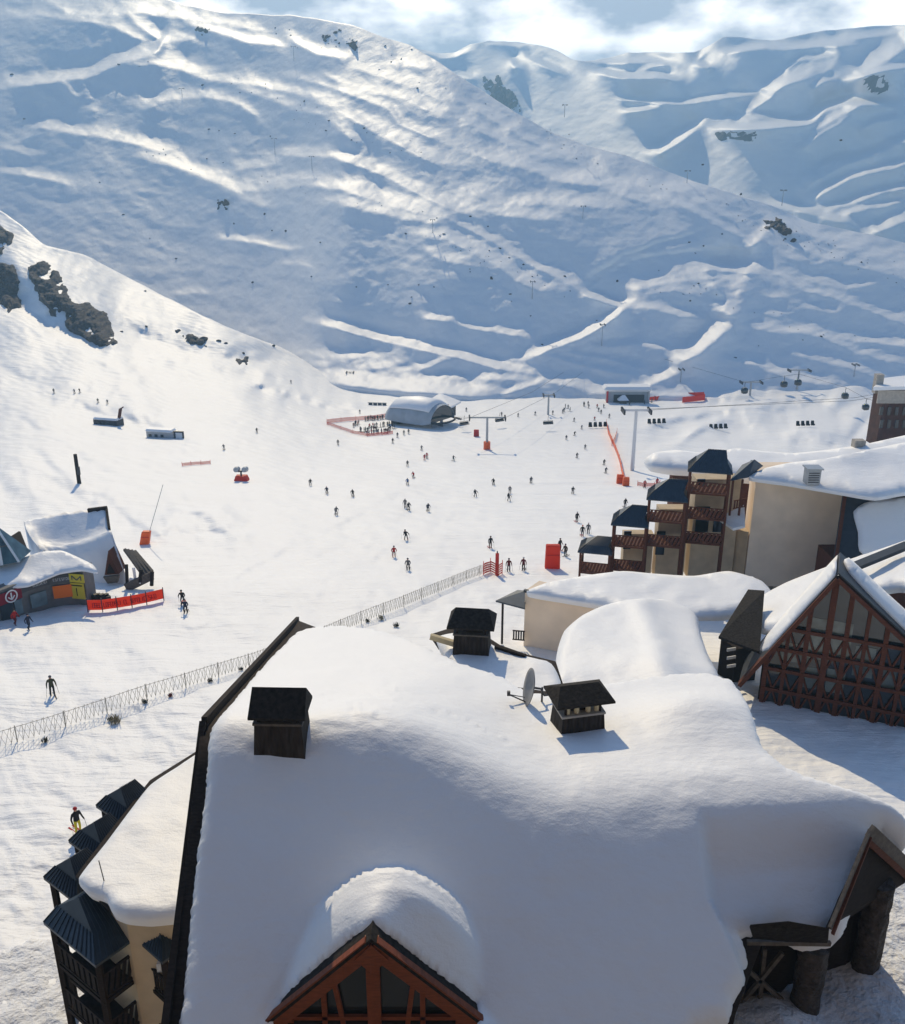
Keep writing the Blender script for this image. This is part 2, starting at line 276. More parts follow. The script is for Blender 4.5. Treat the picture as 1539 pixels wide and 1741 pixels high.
# ------------------------------------------------------------------ far bowl and skyline
fx = np.concatenate([np.arange(300, 640, 9), np.arange(640, 1560, 3), np.arange(1560, 2300, 9)])
f_bot = [(300, 220), (640, 220), (760, 300), (900, 380), (1100, 440), (1300, 480), (1539, 520), (2300, 600)]
f_top = [(300, 130), (640, 110), (700, 82), (722, 84), (745, 92), (775, 90), (800, 76), (830, 70), (880, 71), (920, 76), (950, 88), (975, 102), (995, 104), (1040, 97), (1070, 90), (1120, 90), (1180, 88), (1205, 76), (1230, 61), (1270, 64), (1310, 70), (1350, 62), (1400, 52), (1460, 46), (1539, 42), (1700, 30), (2300, 30)]
f_yb = [(300, 1700), (760, 1500), (1100, 1150), (1300, 1000), (1539, 900), (2300, 900)]
L_f = [
 ([(985, 101), (1050, 105), (1100, 104), (1150, 110)], 4, 1), ([(1010, 121), (1060, 131), (1120, 130), (1152, 136)], 4, 1.2), ([(1075, 122), (1120, 112), (1152, 107)], 4, .9), ([(1185, 107), (1205, 85)], 4, .9), ([(1180, 108), (1210, 114)], 3, 1),
 ([(1230, 89), (1300, 79), (1340, 82), (1400, 75), (1460, 76)], 4, 1.2), ([(1055, 168), (1100, 172), (1160, 176), (1220, 166), (1292, 158)], 3, 1.2), ([(1060, 190), (1115, 183)], 3, 1.2),
 ([(1262, 200), (1292, 170), (1330, 137), (1400, 120), (1422, 95)], 9, .9), ([(1213, 216), (1300, 216), (1380, 208), (1400, 186), (1440, 174), (1520, 178)], 5, 1.2), ([(1230, 207), (1290, 200), (1350, 204)], 6, .8), ([(1330, 120), (1360, 100), (1420, 92)], 4, .9),
 ([(1450, 130), (1500, 100), (1545, 68)], 12, 1), ([(1440, 135), (1500, 118), (1560, 108)], 5, 1), ([(1400, 70), (1490, 60), (1539, 48)], 4, 1), ([(1110, 263), (1150, 240), (1192, 211)], 6, 1), ([(1380, 150), (1400, 135), (1420, 135)], 5, .8),
 ([(1365, 318), (1430, 278), (1480, 262), (1539, 240), (1650, 210)], 5, .9), ([(1375, 345), (1440, 302), (1500, 285), (1560, 272)], 5, .9), ([(1385, 360), (1440, 345), (1500, 325), (1560, 315)], 5, .9), ([(1370, 300), (1420, 270), (1450, 262)], 4, .7), ([(1400, 372), (1460, 355), (1539, 342)], 4, .8), ([(1480, 392), (1520, 375), (1560, 362)], 8, .9), ([(1380, 225), (1420, 200), (1470, 175)], 7, .8), ([(1465, 220), (1490, 205), (1530, 200)], 4, .9), ([(1360, 250), (1400, 225), (1450, 195)], 5, .5),
 ([(870, 95), (880, 118)], 5, 1), ([(895, 96), (930, 112), (965, 126)], 4, .8), ([(715, 86), (760, 96), (790, 88)], 4, 1), ([(770, 120), (810, 135)], 4, .7), ([(830, 74), (900, 76)], 3, .8), ([(1270, 345), (1350, 352), (1450, 378)], 6, .8)]
def f_slope(PX, PY):
    return 0.565 + 0.06*(fbm(PX/120, PY/60, 31, 3)-.5) + 0*PX
far = Sheet('far_mountain', fx, 230, f_bot, f_top, f_yb, f_slope, L_f, M['snow_far'], 0.0045, alpha=0.16, eps=0.002, back=0.4, rough=0.05, roughs=(70, 26), fine=0.2, seed=41, soft=1)
# ------------------------------------------------------------------ materials of the built things
M['wood_dark'] = mat('dark_stained_wood', (0.030, 0.022, 0.018), 0.85, spec=0.12, noise=(4, 0.4, (1, 1, 6)), bump=[(18, 0.006, (1, 1, 0.15))])
M['wood_brown'] = mat('brown_stained_wood', (0.115, 0.040, 0.022), 0.75, spec=0.15, noise=(3, 0.35, (1, 1, 5)), bump=[(16, 0.006, (1, 1, 0.15))])
M['wood_mid'] = mat('deep_brown_wood', (0.055, 0.026, 0.017), 0.8, noise=(3, .4, (1, 1, 5)), spec=.12)  # a darker brown than the brown stained wood
M['wood_orange'] = mat('varnished_orange_wood', (0.20, 0.052, 0.018), 0.55, noise=(3, 0.3, (1, 1, 5)), bump=[(14, 0.008, (1, 1, 0.2))])
M['wood_grey'] = mat('weathered_wood', (0.13, 0.11, 0.09), 0.8, noise=(5, 0.35), bump=[(15, 0.01, (1, 1, 0.2))])
M['shingle'] = mat('dark_shingle', (0.030, 0.025, 0.021), 0.85, spec=0.12, noise=(6, 0.5), bump=[(9, 0.03, (1, 1, 1))])
M['metal_blue'] = mat('blue_grey_roof_metal', (0.030, 0.048, 0.070), 0.45, noise=(2, 0.25), spec=0.4)
M['metal_dark'] = mat('dark_roof_metal', (0.028, 0.034, 0.042), 0.5, noise=(2, 0.3), spec=0.4)
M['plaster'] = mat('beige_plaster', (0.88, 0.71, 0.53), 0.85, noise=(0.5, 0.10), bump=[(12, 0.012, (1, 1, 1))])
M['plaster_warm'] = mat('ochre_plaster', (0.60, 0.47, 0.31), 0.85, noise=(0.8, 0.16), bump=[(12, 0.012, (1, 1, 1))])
M['glass'] = mat('dark_window_glass', (0.02, 0.026, 0.028), 0.08, spec=0.8)
M['glass_pale'] = mat('painted_reflection_glass', (0.13, 0.155, 0.14), 0.15, noise=(0.7, 0.5), spec=0.8)  # pale tint stands in for reflections in the panes
M['stone'] = mat('rough_stone', (0.085, 0.07, 0.06), 0.9, noise=(3, 0.5), bump=[(4, 0.25, (1, 1, 1.6)), (11, .06, (1, 1, 1))])
M['steel'] = mat('galvanised_steel', (0.38, 0.40, 0.42), 0.45, metal=0.6, noise=(3, 0.1))
M['steel_dark'] = mat('dark_steel', (0.05, 0.05, 0.055), 0.5, noise=(3, 0.2))
M['concrete'] = mat('pale_concrete', (0.40, 0.36, 0.31), 0.85, noise=(2, 0.2))
M['cream'] = mat('cream_board', (0.62, 0.52, 0.33), 0.7, noise=(3, 0.1))
M['white_paint'] = mat('white_paint', (0.75, 0.75, 0.74), 0.5)
M['banner_cloth'] = mat('orange_red_cloth', (0.85, 0.13, 0.05), 0.6); let_light_through(M['banner_cloth'])
M['red_net'] = mat('red_orange_netting', (0.75, 0.085, 0.045), 0.6); let_light_through(M['red_net'], .4)
M['red_pad'] = mat('red_padding', (0.55, 0.03, 0.025), 0.55, noise=(2, 0.15))
M['orange_pad'] = mat('orange_padding', (0.80, 0.13, 0.03), 0.55, noise=(2, 0.12))
M['rock'] = mat('schist_rock', (0.075, 0.062, 0.055), 0.9, noise=(0.6, 0.6), bump=[(0.8, 0.5, (1, 1, 1)), (3, 0.15, (1, 1, 1))])

M['plank'] = mat('dark_vertical_planks', (0.045, 0.036, 0.030), 0.85, noise=(2, .5, (3, 3, .6)), wave=(1.6, .03, 'X'), spec=.12)
# ------------------------------------------------------------------ object helpers
def tag(o, label=None, cat=None, group=None, kind=None):
    if label: o['label'] = label
    if cat: o['category'] = cat
    if group: o['group'] = group
    if kind: o['kind'] = kind
    return o
def thing(name, loc, label, cat, group=None):
    o = bpy.data.objects.new(name, None); C.objects.link(o); o.location = loc; o.empty_display_size = 0.3
    return tag(o, label, cat, group)
def origin_of(o):
    v = Vector((0, 0, 0))
    while o: v = v + o.location; o = o.parent
    return v
def copy_tree(o, parent=None):
    c = o.copy(); C.objects.link(c)
    if parent: c.parent = parent
    for ch in [q for q in bpy.data.objects if q.parent == o]: copy_tree(ch, c)
    return c
class MB:
    """collects shapes (world coordinates) and links them as ONE mesh object"""
    def __init__(s): s.v = []; s.f = []; s.m = []; s.cur = 0
    def add(s, vs, fs):
        b = len(s.v); s.v += [Vector(q) for q in vs]; s.f += [[b+i for i in f] for f in fs]; s.m += [s.cur]*len(fs); return s
    def hexa(s, b, t):                 # two 4-point loops
        return s.add(list(b)+list(t), [(3, 2, 1, 0), (4, 5, 6, 7), (0, 1, 5, 4), (1, 2, 6, 5), (2, 3, 7, 6), (3, 0, 4, 7)])
    def box(s, c, size, rz=0, taper=1.0):
        x, y, z = (q/2 for q in size); R = Matrix.Rotation(rz, 3, 'Z'); c = Vector(c)
        l = [(-x, -y), (x, -y), (x, y), (-x, y)]
        return s.hexa([c + R @ Vector((a, b, -z)) for a, b in l], [c + R @ Vector((a*taper, b*taper, z)) for a, b in l])
    def bar(s, p, q, w, h=None, up=(0, 0, 1)):
        p, q = Vector(p), Vector(q); h = h or w; d = (q-p).normalized(); up = Vector(up)
        if abs(d.dot(up)) > 0.98: up = Vector((0, 1, 0))
        r = d.cross(up).normalized()*(w/2); u = r.cross(d).normalized()*(h/2)
        return s.hexa([p-r-u, p+r-u, p+r+u, p-r+u], [q-r-u, q+r-u, q+r+u, q-r+u])
    def tube(s, pts, r, n=8, caps=True):
        pts = [Vector(p) for p in pts]; rs = r if isinstance(r, (list, tuple)) else [r]*len(pts); rings = []
        for i, p in enumerate(pts):
            d = (pts[min(i+1, len(pts)-1)]-pts[max(i-1, 0)]).normalized()
            a = Vector((0, 0, 1)) if abs(d.z) < 0.9 else Vector((1, 0, 0)); x = d.cross(a).normalized(); y = d.cross(x)
            rings.append([p + (x*math.cos(2*math.pi*k/n) + y*math.sin(2*math.pi*k/n))*rs[i] for k in range(n)])
        vs = [v for rg in rings for v in rg]; fs = []
        for i in range(len(pts)-1):
            for k in range(n): fs.append((i*n+k, i*n+(k+1) % n, (i+1)*n+(k+1) % n, (i+1)*n+k))
        if caps: fs += [tuple(range(n))[::-1], tuple((len(pts)-1)*n+k for k in range(n))]
        return s.add(vs, fs)
    def plate(s, loop, off):           # polygon given thickness along a vector
        loop = [Vector(p) for p in loop]; off = Vector(off); n = len(loop)
        return s.add(loop + [p+off for p in loop], [tuple(range(n)), tuple(range(2*n-1, n-1, -1))] + [(i, n+i, n+(i+1) % n, (i+1) % n) for i in range(n)])
    def build(s, name, mats, parent=None, smooth=False, bevel=0):
        o0 = origin_of(parent) if parent else Vector((0, 0, 0))
        me = bpy.data.meshes.new(name); me.from_pydata([tuple(v-o0) for v in s.v], [], s.f)
        for m in (mats if isinstance(mats, (list, tuple)) else [mats]): me.materials.append(m)
        me.polygons.foreach_set('material_index', s.m)
        bm = bmesh.new(); bm.from_mesh(me); bmesh.ops.recalc_face_normals(bm, faces=bm.faces)
        if bevel: bmesh.ops.bevel(bm, geom=bm.edges[:], offset=bevel, segments=1, affect='EDGES', clamp_overlap=True)
        bm.to_mesh(me); bm.free()
        if smooth: me.polygons.foreach_set('use_smooth', [True]*len(me.polygons))
        o = bpy.data.objects.new(name, me); C.objects.link(o)
        if parent: o.parent = parent
        return o
def smin(a, b, k): h = np.clip(0.5+0.5*(b-a)/k, 0, 1); return b*(1-h)+a*h - k*h*(1-h)
def smax(a, b, k): return -smin(-a, -b, k)
def sstep(a, lo, hi): q = np.clip((a-lo)/(hi-lo), 0, 1); return q*q*(3-2*q)
from mathutils.geometry import delaunay_2d_cdt
def cast(PX, PY, zf, y0=10.0, y1=140.0, n=260):
    """where the sight lines of photo pixels meet the height field z = zf(x, y)"""
    PX = np.asarray(PX, float); PY = np.asarray(PY, float)
    u = (PX-PW/2)/FOC; v = (PH/2-PY)/FOC; ux = u/(CP+v*SP); T = np_slope_t(PY)
    f = lambda Y: CAMZ + Y*T - zf(ux*Y, Y)
    lo = np.full(PX.shape, y0); hi = np.full(PX.shape, y1); done = np.zeros(PX.shape, bool); prev = lo.copy()
    for Y in np.linspace(y0, y1, n)[1:]:
        Yv = np.full(PX.shape, Y); hit = (~done) & (f(Yv) < 0)
        lo = np.where(hit, prev, lo); hi = np.where(hit, Yv, hi); done |= hit; prev = Yv
    for _ in range(24):
        mid_ = (lo+hi)/2; neg = f(mid_) < 0; hi = np.where(neg, mid_, hi); lo = np.where(neg, lo, mid_)
    Y = (lo+hi)/2
    return np.stack([ux*Y, Y, CAMZ+Y*T], -1)
def at_height(px, py, zf, **k):
    return Vector(cast([px], [py], zf, **k)[0])
def snow_slab(name, outline, zf, thick_, rnd_r, step, m, parent, lump=0.04, lscale=1.2, seed=5, y0=10, y1=140, edge_jit=0.0, spline=True, bulge=0.0, thin=None):
    """a blanket of snow on the height field zf, bounded by the outline (photo pixels), rounded at its rim and thick"""
    R = np.random.RandomState(seed)
    o = [Vector((a, b, 0)) for a, b in outline]; pts = []
    n = len(o)
    for i in range(n):
        p0, p1, p2, p3 = o[i-1], o[i], o[(i+1) % n], o[(i+2) % n]; L = (p2-p1).length; k = max(1, int(L/step))
        for j in range(k):
            t = j/k
            if spline and n > 5:
                h0, h1 = (p2-p0)*0.35, (p3-p1)*0.35
                h0 *= min(1, L/max((p1-p0).length, 1e-6)); h1 *= min(1, L/max((p3-p2).length, 1e-6))
                q = p1*(2*t**3-3*t*t+1) + h0*(t**3-2*t*t+t) + p2*(-2*t**3+3*t*t) + h1*(t**3-t*t)
            else: q = p1.lerp(p2, t)
            pts.append((q.x + R.randn()*edge_jit, q.y + R.randn()*edge_jit))
    B = np.array(pts); nb = len(B)
    gx, gy = np.meshgrid(np.arange(B[:, 0].min(), B[:, 0].max(), step), np.arange(B[:, 1].min(), B[:, 1].max(), step))
    gx = gx.ravel() + R.uniform(-.2, .2, gx.size)*step; gy = gy.ravel() + R.uniform(-.2, .2, gy.size)*step
    d = np.full(gx.shape, 1e9)
    for i in range(nb):
        a, b = B[i], B[(i+1) % nb]; e = b-a; q = np.clip(((gx-a[0])*e[0]+(gy-a[1])*e[1])/(e@e+1e-9), 0, 1)
        d = np.minimum(d, np.hypot(gx-a[0]-q*e[0], gy-a[1]-q*e[1]))
    keep = d > step*0.5; gx, gy, d = gx[keep], gy[keep], d[keep]
    allp = [Vector(p) for p in B] + [Vector((a, b)) for a, b in zip(gx, gy)]
    V2, E2, F2, _, _, _ = delaunay_2d_cdt(allp, [(i, (i+1) % nb) for i in range(nb)], [], 1, 1e-4)
    XY = np.array([tuple(q) for q in V2]); d = np.full(len(XY), 1e9)
    for i in range(nb):
        a, b = B[i], B[(i+1) % nb]; e = b-a; q = np.clip(((XY[:, 0]-a[0])*e[0]+(XY[:, 1]-a[1])*e[1])/(e@e+1e-9), 0, 1)
        d = np.minimum(d, np.hypot(XY[:, 0]-a[0]-q*e[0], XY[:, 1]-a[1]-q*e[1]))
    W = cast(XY[:, 0], XY[:, 1], zf, y0=y0, y1=y1)
    dep = W[:, 1]*CP - (W[:, 2]-CAMZ)*SP; dm = np.clip(d*dep/FOC/rnd_r, 0, 1)
    W[:, 2] -= rnd_r*0.6*(1-np.sqrt(np.clip(1-(1-dm)**2, 0, 1)))
    W[:, 2] += lump*2*(fbm(W[:, 0]/lscale+50, W[:, 1]/lscale+50, seed, 4)-0.5)*np.clip(dm*1.5, 0, 1)
    o0 = np.array(origin_of(parent)) if parent else np.zeros(3)
    edges = {}
    F2 = [list(f) for f in F2 if len(f) >= 3]
    for f in F2:
        for a, b in zip(f, f[1:]+f[:1]): edges[(a, b)] = 1
    vs = [tuple(q-o0) for q in W]; fs = F2[:]; low = {}; low2 = {}
    cen = W.mean(0)
    def down(i, dct, k, inn):
        if i not in dct:
            q = W[i].copy(); e = cen-q; e[2] = 0; e /= (np.linalg.norm(e)+1e-9)
            thick = thick_*(0.3 if thin and thin[0] < XY[i][0] < thin[2] and thin[1] < XY[i][1] < thin[3] else 1)
            q[2] -= thick*k; q += e*inn*thick; dct[i] = len(vs); vs.append(tuple(q-o0))
        return dct[i]
    for (a, b) in list(edges):
        if (b, a) not in edges:
            a1, b1 = down(a, low, 0.4, -0.06-bulge), down(b, low, 0.4, -0.06-bulge); a2, b2 = down(a, low2, 1.0, 0.22), down(b, low2, 1.0, 0.22)
            fs += [[b, a, a1, b1], [b1, a1, a2, b2]]
    me = bpy.data.meshes.new(name); me.from_pydata(vs, [], fs); me.materials.append(m)
    bm = bmesh.new(); bm.from_mesh(me); bmesh.ops.recalc_face_normals(bm, faces=bm.faces)
    s_up = sum(f.normal.z*f.calc_area() for f in bm.faces)
    if s_up < 0: bmesh.ops.reverse_faces(bm, faces=bm.faces)
    bm.verts.ensure_lookup_table(); best = set(); seen = set()          # drop stray slivers at the rim
    for v in bm.verts:
        if v.index in seen: continue
        st_ = [v]; comp = {v.index}
        while st_:
            q = st_.pop()
            for e_ in q.link_edges:
                w = e_.other_vert(q)
                if w.index not in comp: comp.add(w.index); st_.append(w)
        seen |= comp
        if len(comp) > len(best): best = comp
    bmesh.ops.delete(bm, geom=[v for v in bm.verts if v.index not in best], context='VERTS')
    bm.to_mesh(me); bm.free()
    me.polygons.foreach_set('use_smooth', [True]*len(me.polygons))
    ob = bpy.data.objects.new(name, me); C.objects.link(ob)
    if parent: ob.parent = parent
    return ob
def flat(z): return lambda x, y: np.zeros_like(x) + z
def plane3(a, b, c):
    a, b, c = Vector(a), Vector(b), Vector(c); n = (b-a).cross(c-a)
    return lambda x, y: a.z - (n.x*(x-a.x) + n.y*(y-a.y))/n.z

# ------------------------------------------------------------------ foreground chalet
AZ = math.radians(-4); RV = np.array([math.sin(AZ), math.cos(AZ)]); RR = np.array([math.cos(AZ), -math.sin(AZ)])
R0 = P(345, 1225, 29.0)
DXc = P(632, 1578, 21.6).x; DZA = P(632, 1588, 21.6).z
def main_z(x, y, dormer=True):
    b = (x-R0.x)*RV[0] + (y-R0.y)*RV[1]
    F = R0.z + 0.74*b
    B1 = R0.z - 0.36*b; b2 = -2.55; B2 = R0.z + 0.74*b2 - 0.13*(b-b2) - 0.012*np.clip(b-b2, 0, 20)**1.3
    w = sstep(x, -3.5, 4.0)
    B = B1*(1-w) + B2*w
    B = B + 0.9*np.exp(-((x-10.5)/2.6)**2 - ((y-33.5)/2.2)**2)*w          # drift against the back eave
    off = 0.85*sstep(x, 8.5+np.clip(24.8-y, 0, 3)*0.45, 9.1+np.clip(24.8-y, 0, 3)*0.45)*sstep(-b, 2.9, 4.6)
    R = smin(F - off, B, 1.3)
    R = R + 0.16*(fbm(x*0.9+y*.5+40, y*2.2+40, 141, 4)-.5)*np.exp(-((x+4.5)/4.0)**2-((y-31)/3.6)**2)
    for k in range(14):
        R = R - 0.07*np.exp(-((x-(-.9+k*.24))**2+(y-(31.6-.05*k+.12*(k % 2)+.5*math.sin(k*.3)))**2)/.012)
    if dormer:
        dx = x-DXc
        Df = DZA + 0.20 - (np.sqrt(dx*dx + 0.12) - 0.35)*1.10
        Dm = 20.98 - 0.29*(dx-0.35)**2 - 0.9*np.clip(y-24.0, 0, 5)
        q = sstep(y, 21.9, 23.3); D = Df*(1-q) + Dm*q
        R = smax(R, D, 0.30)
    return R
chalet = thing('chalet', (0, 27, 3), 'large snow-buried chalet filling the foreground, with an orange timber dormer and shingled chimneys', 'chalet')
snow_out = [(358, 1230), (410, 1166), (460, 1110), (506, 1068), (540, 1059), (590, 1058), (640, 1064), (706, 1085), (783, 1119), (851, 1142), (900, 1168), (940, 1172), (1000, 1160), (1060, 1150), (1130, 1140), (1200, 1136), (1245, 1150), (1275, 1192), (1300, 1262), (1345, 1298), (1410, 1322), (1480, 1343), (1518, 1360), (1545, 1385), (1545, 1412), (1500, 1392), (1484, 1404), (1464, 1470), (1450, 1520), (1432, 1568), (1380, 1578), (1330, 1560), (1290, 1572), (1262, 1580), (1272, 1612), (1268, 1650), (1248, 1690), (1238, 1725), (1180, 1745), (1150, 1790), (1000, 1800), (900, 1800), (820, 1790), (808, 1702), (768, 1662), (708, 1611), (660, 1573), (634, 1563), (606, 1573), (550, 1619), (488, 1684), (414, 1790), (305, 1790), (310, 1690), (330, 1480), (350, 1320)]
snow_slab('roof_snow', snow_out, main_z, 0.75, 0.55, 5, M['snow_roof'], chalet, lump=0.10, lscale=2.2, seed=11, y0=16, y1=60, edge_jit=0.8, thin=(420, 1540, 810, 1900))
roof_out = [(343, 1224), (503, 1053), (560, 1075), (700, 1105), (860, 1165), (1000, 1185), (1200, 1160), (1290, 1290), (1470, 1370), (1462, 1425), (1405, 1572), (1300, 1585), (1250, 1720), (1235, 1800), (420, 1800), (272, 1810), (300, 1600), (322, 1400)]
snow_slab('roof', roof_out, lambda x, y: main_z(x, y, False) - 0.42, 0.32, 0.02, 14, M['wood_dark'], chalet, lump=0, seed=12, y0=16, y1=60, spline=False)
# walls under the roof
mb = MB(); zc = lambda px, py: at_height(px, py, lambda x, y: main_z(x, y, False) - 1.2, y0=16, y1=60)
wl, wr = R0.x + 0.5, 9.0
mb.plate([(wl, 20.6, 3), (wr, 20.6, 3), (wr, 20.6, 15.6), (wl, 20.6, 15.6)], (0, 0.3, 0))
mb.plate([(wl, 20.9, 3), (wl, 20.9, 15.6), (wl, 29, 21.6), (wl, 37, 18.8), (wl, 37, 3)], (0.3, 0, 0))
mb.plate([(wl, 36.7, 3), (wr, 36.7, 3), (wr, 36.7, 17.2), (wl, 36.7, 17.2)], (0, 0.3, 0))
mb.build('wall', M['plaster'], chalet)
# verge boards on the left gable
mb = MB()
for (a, b) in (((347, 1222), (506, 1050)), ((345, 1224), (272, 1812))):
    pa, pb = (at_height(*q, lambda x, y: main_z(x, y, False)-0.12, y0=16, y1=60) for q in (a, b))
    mb.bar(pa-Vector((0, 0, .12)), pb-Vector((0, 0, .12)), 0.22, 0.34)
mb.build('verge_board', M['wood_dark'], chalet)
# dormer
Yd = 21.6; A = P(632, 1588, Yd)
def dorm(dx, dz, y): return Vector((A.x+dx, y, A.z+dz))
mb = MB()
for sx in (-1, 1):
    mb.plate([dorm(0, 0.06, Yd-0.25), dorm(sx*3.7, -3.64, Yd-0.25), dorm(sx*3.7, -3.64, Yd+2.2), dorm(0, 0.06, Yd+2.4)], (0, 0, -0.14))
dr = mb.build('dormer_roof', M['shingle'], chalet)
mb = MB()
for sx in (-1, 1):
    mb.bar(dorm(0.0, -0.28, Yd-0.12), dorm(sx*3.5, -3.72, Yd-0.12), 0.24, 0.56)
mb.plate([dorm(-.5, -.72, Yd-.29), dorm(0, -.16, Yd-.29), dorm(.5, -.72, Yd-.29), dorm(0, -1.25, Yd-.29)], (0, .035, 0)); mb.build('barge_board', M['wood_orange'], dr)
mb = MB(); mb.bar(dorm(0, -0.12, Yd-0.02), dorm(0, -4.2, Yd-0.02), 0.42, 0.2)
for x, z0 in ((-1.55, -1.9), (1.5, -1.85), (-2.6, -2.9), (2.6, -2.9)):
    mb.bar(dorm(x, z0, Yd), dorm(x, -4.2, Yd), 0.16, 0.14)
mb.bar(dorm(-1.25, -1.55, Yd), dorm(-0.9, -4.2, Yd), 0.15, 0.12); mb.bar(dorm(1.25, -1.55, Yd), dorm(0.95, -4.2, Yd), 0.15, 0.12)
mb.bar(dorm(-3.2, -3.3, Yd-0.01), dorm(3.2, -3.3, Yd-0.01), 0.12, 0.14)
mb.build('timber_frame', M['wood_orange'], dr)
mb = MB(); mb.plate([dorm(0, -0.3, Yd+0.12), dorm(3.6, -3.9, Yd+0.12), dorm(3.6, -4.5, Yd+0.12), dorm(-3.6, -4.5, Yd+0.12), dorm(-3.6, -3.9, Yd+0.12)], (0, 0.05, 0))
mb.build('window_pane', M['glass'], dr)

def chimney(parent, base, w, d, hb, gap, hc, louver=False, rz=0.0, closed=False, hip=0.40, e=0.60):
    """shingled stack with a gap and a gabled hood"""
    b = Vector(base); R = Matrix.Rotation(rz, 3, 'Z'); T = lambda x, y, z: b + R @ Vector((x, y, z))
    mb = MB(); k = 0.86
    mb.hexa([T(-w/2, -d/2, -1.2), T(w/2, -d/2, -1.2), T(w/2, d/2, -1.2), T(-w/2, d/2, -1.2)], [T(-w/2*k, -d/2*k, hb), T(w/2*k, -d/2*k, hb), T(w/2*k, d/2*k, hb), T(-w/2*k, d/2*k, hb)])
    ch = mb.build('chimney', M['plank'], parent)
    mb = MB(); q = k*1.06
    mb.hexa([T(-w/2*q, -d/2*q, hb), T(w/2*q, -d/2*q, hb), T(w/2*q, d/2*q, hb), T(-w/2*q, d/2*q, hb)], [T(-w/2*q, -d/2*q, hb+0.09), T(w/2*q, -d/2*q, hb+0.09), T(w/2*q, d/2*q, hb+0.09), T(-w/2*q, d/2*q, hb+0.09)])
    mb.build('coping', M['concrete'] if louver else M['wood_grey'], ch)
    mb = MB()
    for sx in (-1, 1):
        for sy in (-1, 1): mb.bar(T(sx*w*0.36, sy*d*0.34, hb+0.09), T(sx*w*0.36, sy*d*0.34, hb+0.09+gap+0.05), 0.1)
    mb.box(T(0, 0, hb+0.09+gap*0.4), (w*0.42, d*0.4, gap*0.8), rz)
    mb.build('post', M['wood_dark'], ch)
    if louver:
        for x in (-0.52, -0.2, 0.2, 0.5):
            mb = MB(); mb.tube([T(x*w*0.6, -d*0.3, hb+0.1), T(x*w*0.6, -d*0.3, hb+0.05+gap*0.9)], 0.11, 8); mb.build('flue', M['cream'], ch)
    z = hb+0.09+gap; mb = MB()
    lo = [T(-w*e, -d*e, z), T(w*e, -d*e, z), T(w*e, d*e, z), T(-w*e, d*e, z)]; r0, r1 = T(-w*hip, 0, z+hc), T(w*hip, 0, z+hc); up = Vector((0, 0, 0.09))
    lo2 = [p+up for p in lo]
    mb.add(lo+lo2+[r0+up, r1+up], [(3, 2, 1, 0), (0, 1, 5, 4), (1, 2, 6, 5), (2, 3, 7, 6), (3, 0, 4, 7), (4, 5, 9, 8), (6, 7, 8, 9), (5, 6, 9), (7, 4, 8)])
    mb.build('hood', M['shingle'], ch)
    return ch
nd = lambda px, py: at_height(px, py, lambda x, y: main_z(x, y, False), y0=16, y1=60)
chimney(chalet, nd(476, 1290) + Vector((0, 0.75, 0.45)), 1.95, 1.5, 0.85, 0.20, 0.80, rz=-0.03, hip=0.50, e=0.52)
chimney(chalet, nd(986, 1246) + Vector((0, 0.75, 0)), 2.05, 1.5, 0.70, 0.50, 0.44, louver=True, rz=0.22)

# satellite dish
M['dish_grey'] = mat('dull_grey_dish', (0.22, 0.22, 0.22), .6, noise=(3, .2))
base = nd(912, 1196)
dish = thing('satellite_dish', base, 'grey satellite dish facing left beside the shingled chimney on the chalet roof', 'dish')
Zs = 1.15
mb = MB(); cz = base + Vector((-0.2, 0, 0.80)); ax = Vector((-0.96, -0.10, 0.22)).normalized(); s1 = ax.cross(Vector((0, 0, 1))).normalized(); s2 = s1.cross(ax)
vs = []; fs = []; nr, ns = 5, 24
for i in range(nr+1):
    r = 0.80*i/nr
    for k in range(ns):
        a = 2*math.pi*k/ns; vs.append(cz + s1*(r*math.cos(a)) + s2*(r*math.sin(a)*1.06) + ax*(0.35*(r/0.80)**2*0.5))
for i in range(nr):
    for k in range(ns): fs.append((i*ns+k, i*ns+(k+1) % ns, (i+1)*ns+(k+1) % ns, (i+1)*ns+k))
b = len(vs); vs += [v - ax*0.03 for v in vs]; fs += [tuple(q+b for q in f[::-1]) for f in fs]
fs += [(nr*ns+k, nr*ns+(k+1) % ns, b+nr*ns+(k+1) % ns, b+nr*ns+k) for k in range(ns)]
mb.add(vs, fs); mb.build('reflector', M['dish_grey'], dish, smooth=True)
mb = MB(); tip = cz + ax*0.95 - s2*0.50
mb.tube([cz - s2*0.78, tip], 0.03, 6); mb.tube([cz - s2*0.70 + s1*0.3, tip], 0.02, 6); mb.box(tip + Vector((0, 0, 0.05)), (0.14, 0.12, 0.2))
mb.build('feed_arm', M['steel_dark'], dish)
mb = MB(); mb.tube([cz - ax*0.05, cz - ax*0.4, base + Vector((0.35, 0.1, 0.35)), base + Vector((0.7, 0.25, 0.3))], 0.05, 8); mb.tube([base + Vector((0.25, 0.1, -0.6)), base + Vector((0.25, 0.1, 0.75))], 0.045, 8)
mb.build('mount', M['steel_dark'], dish)

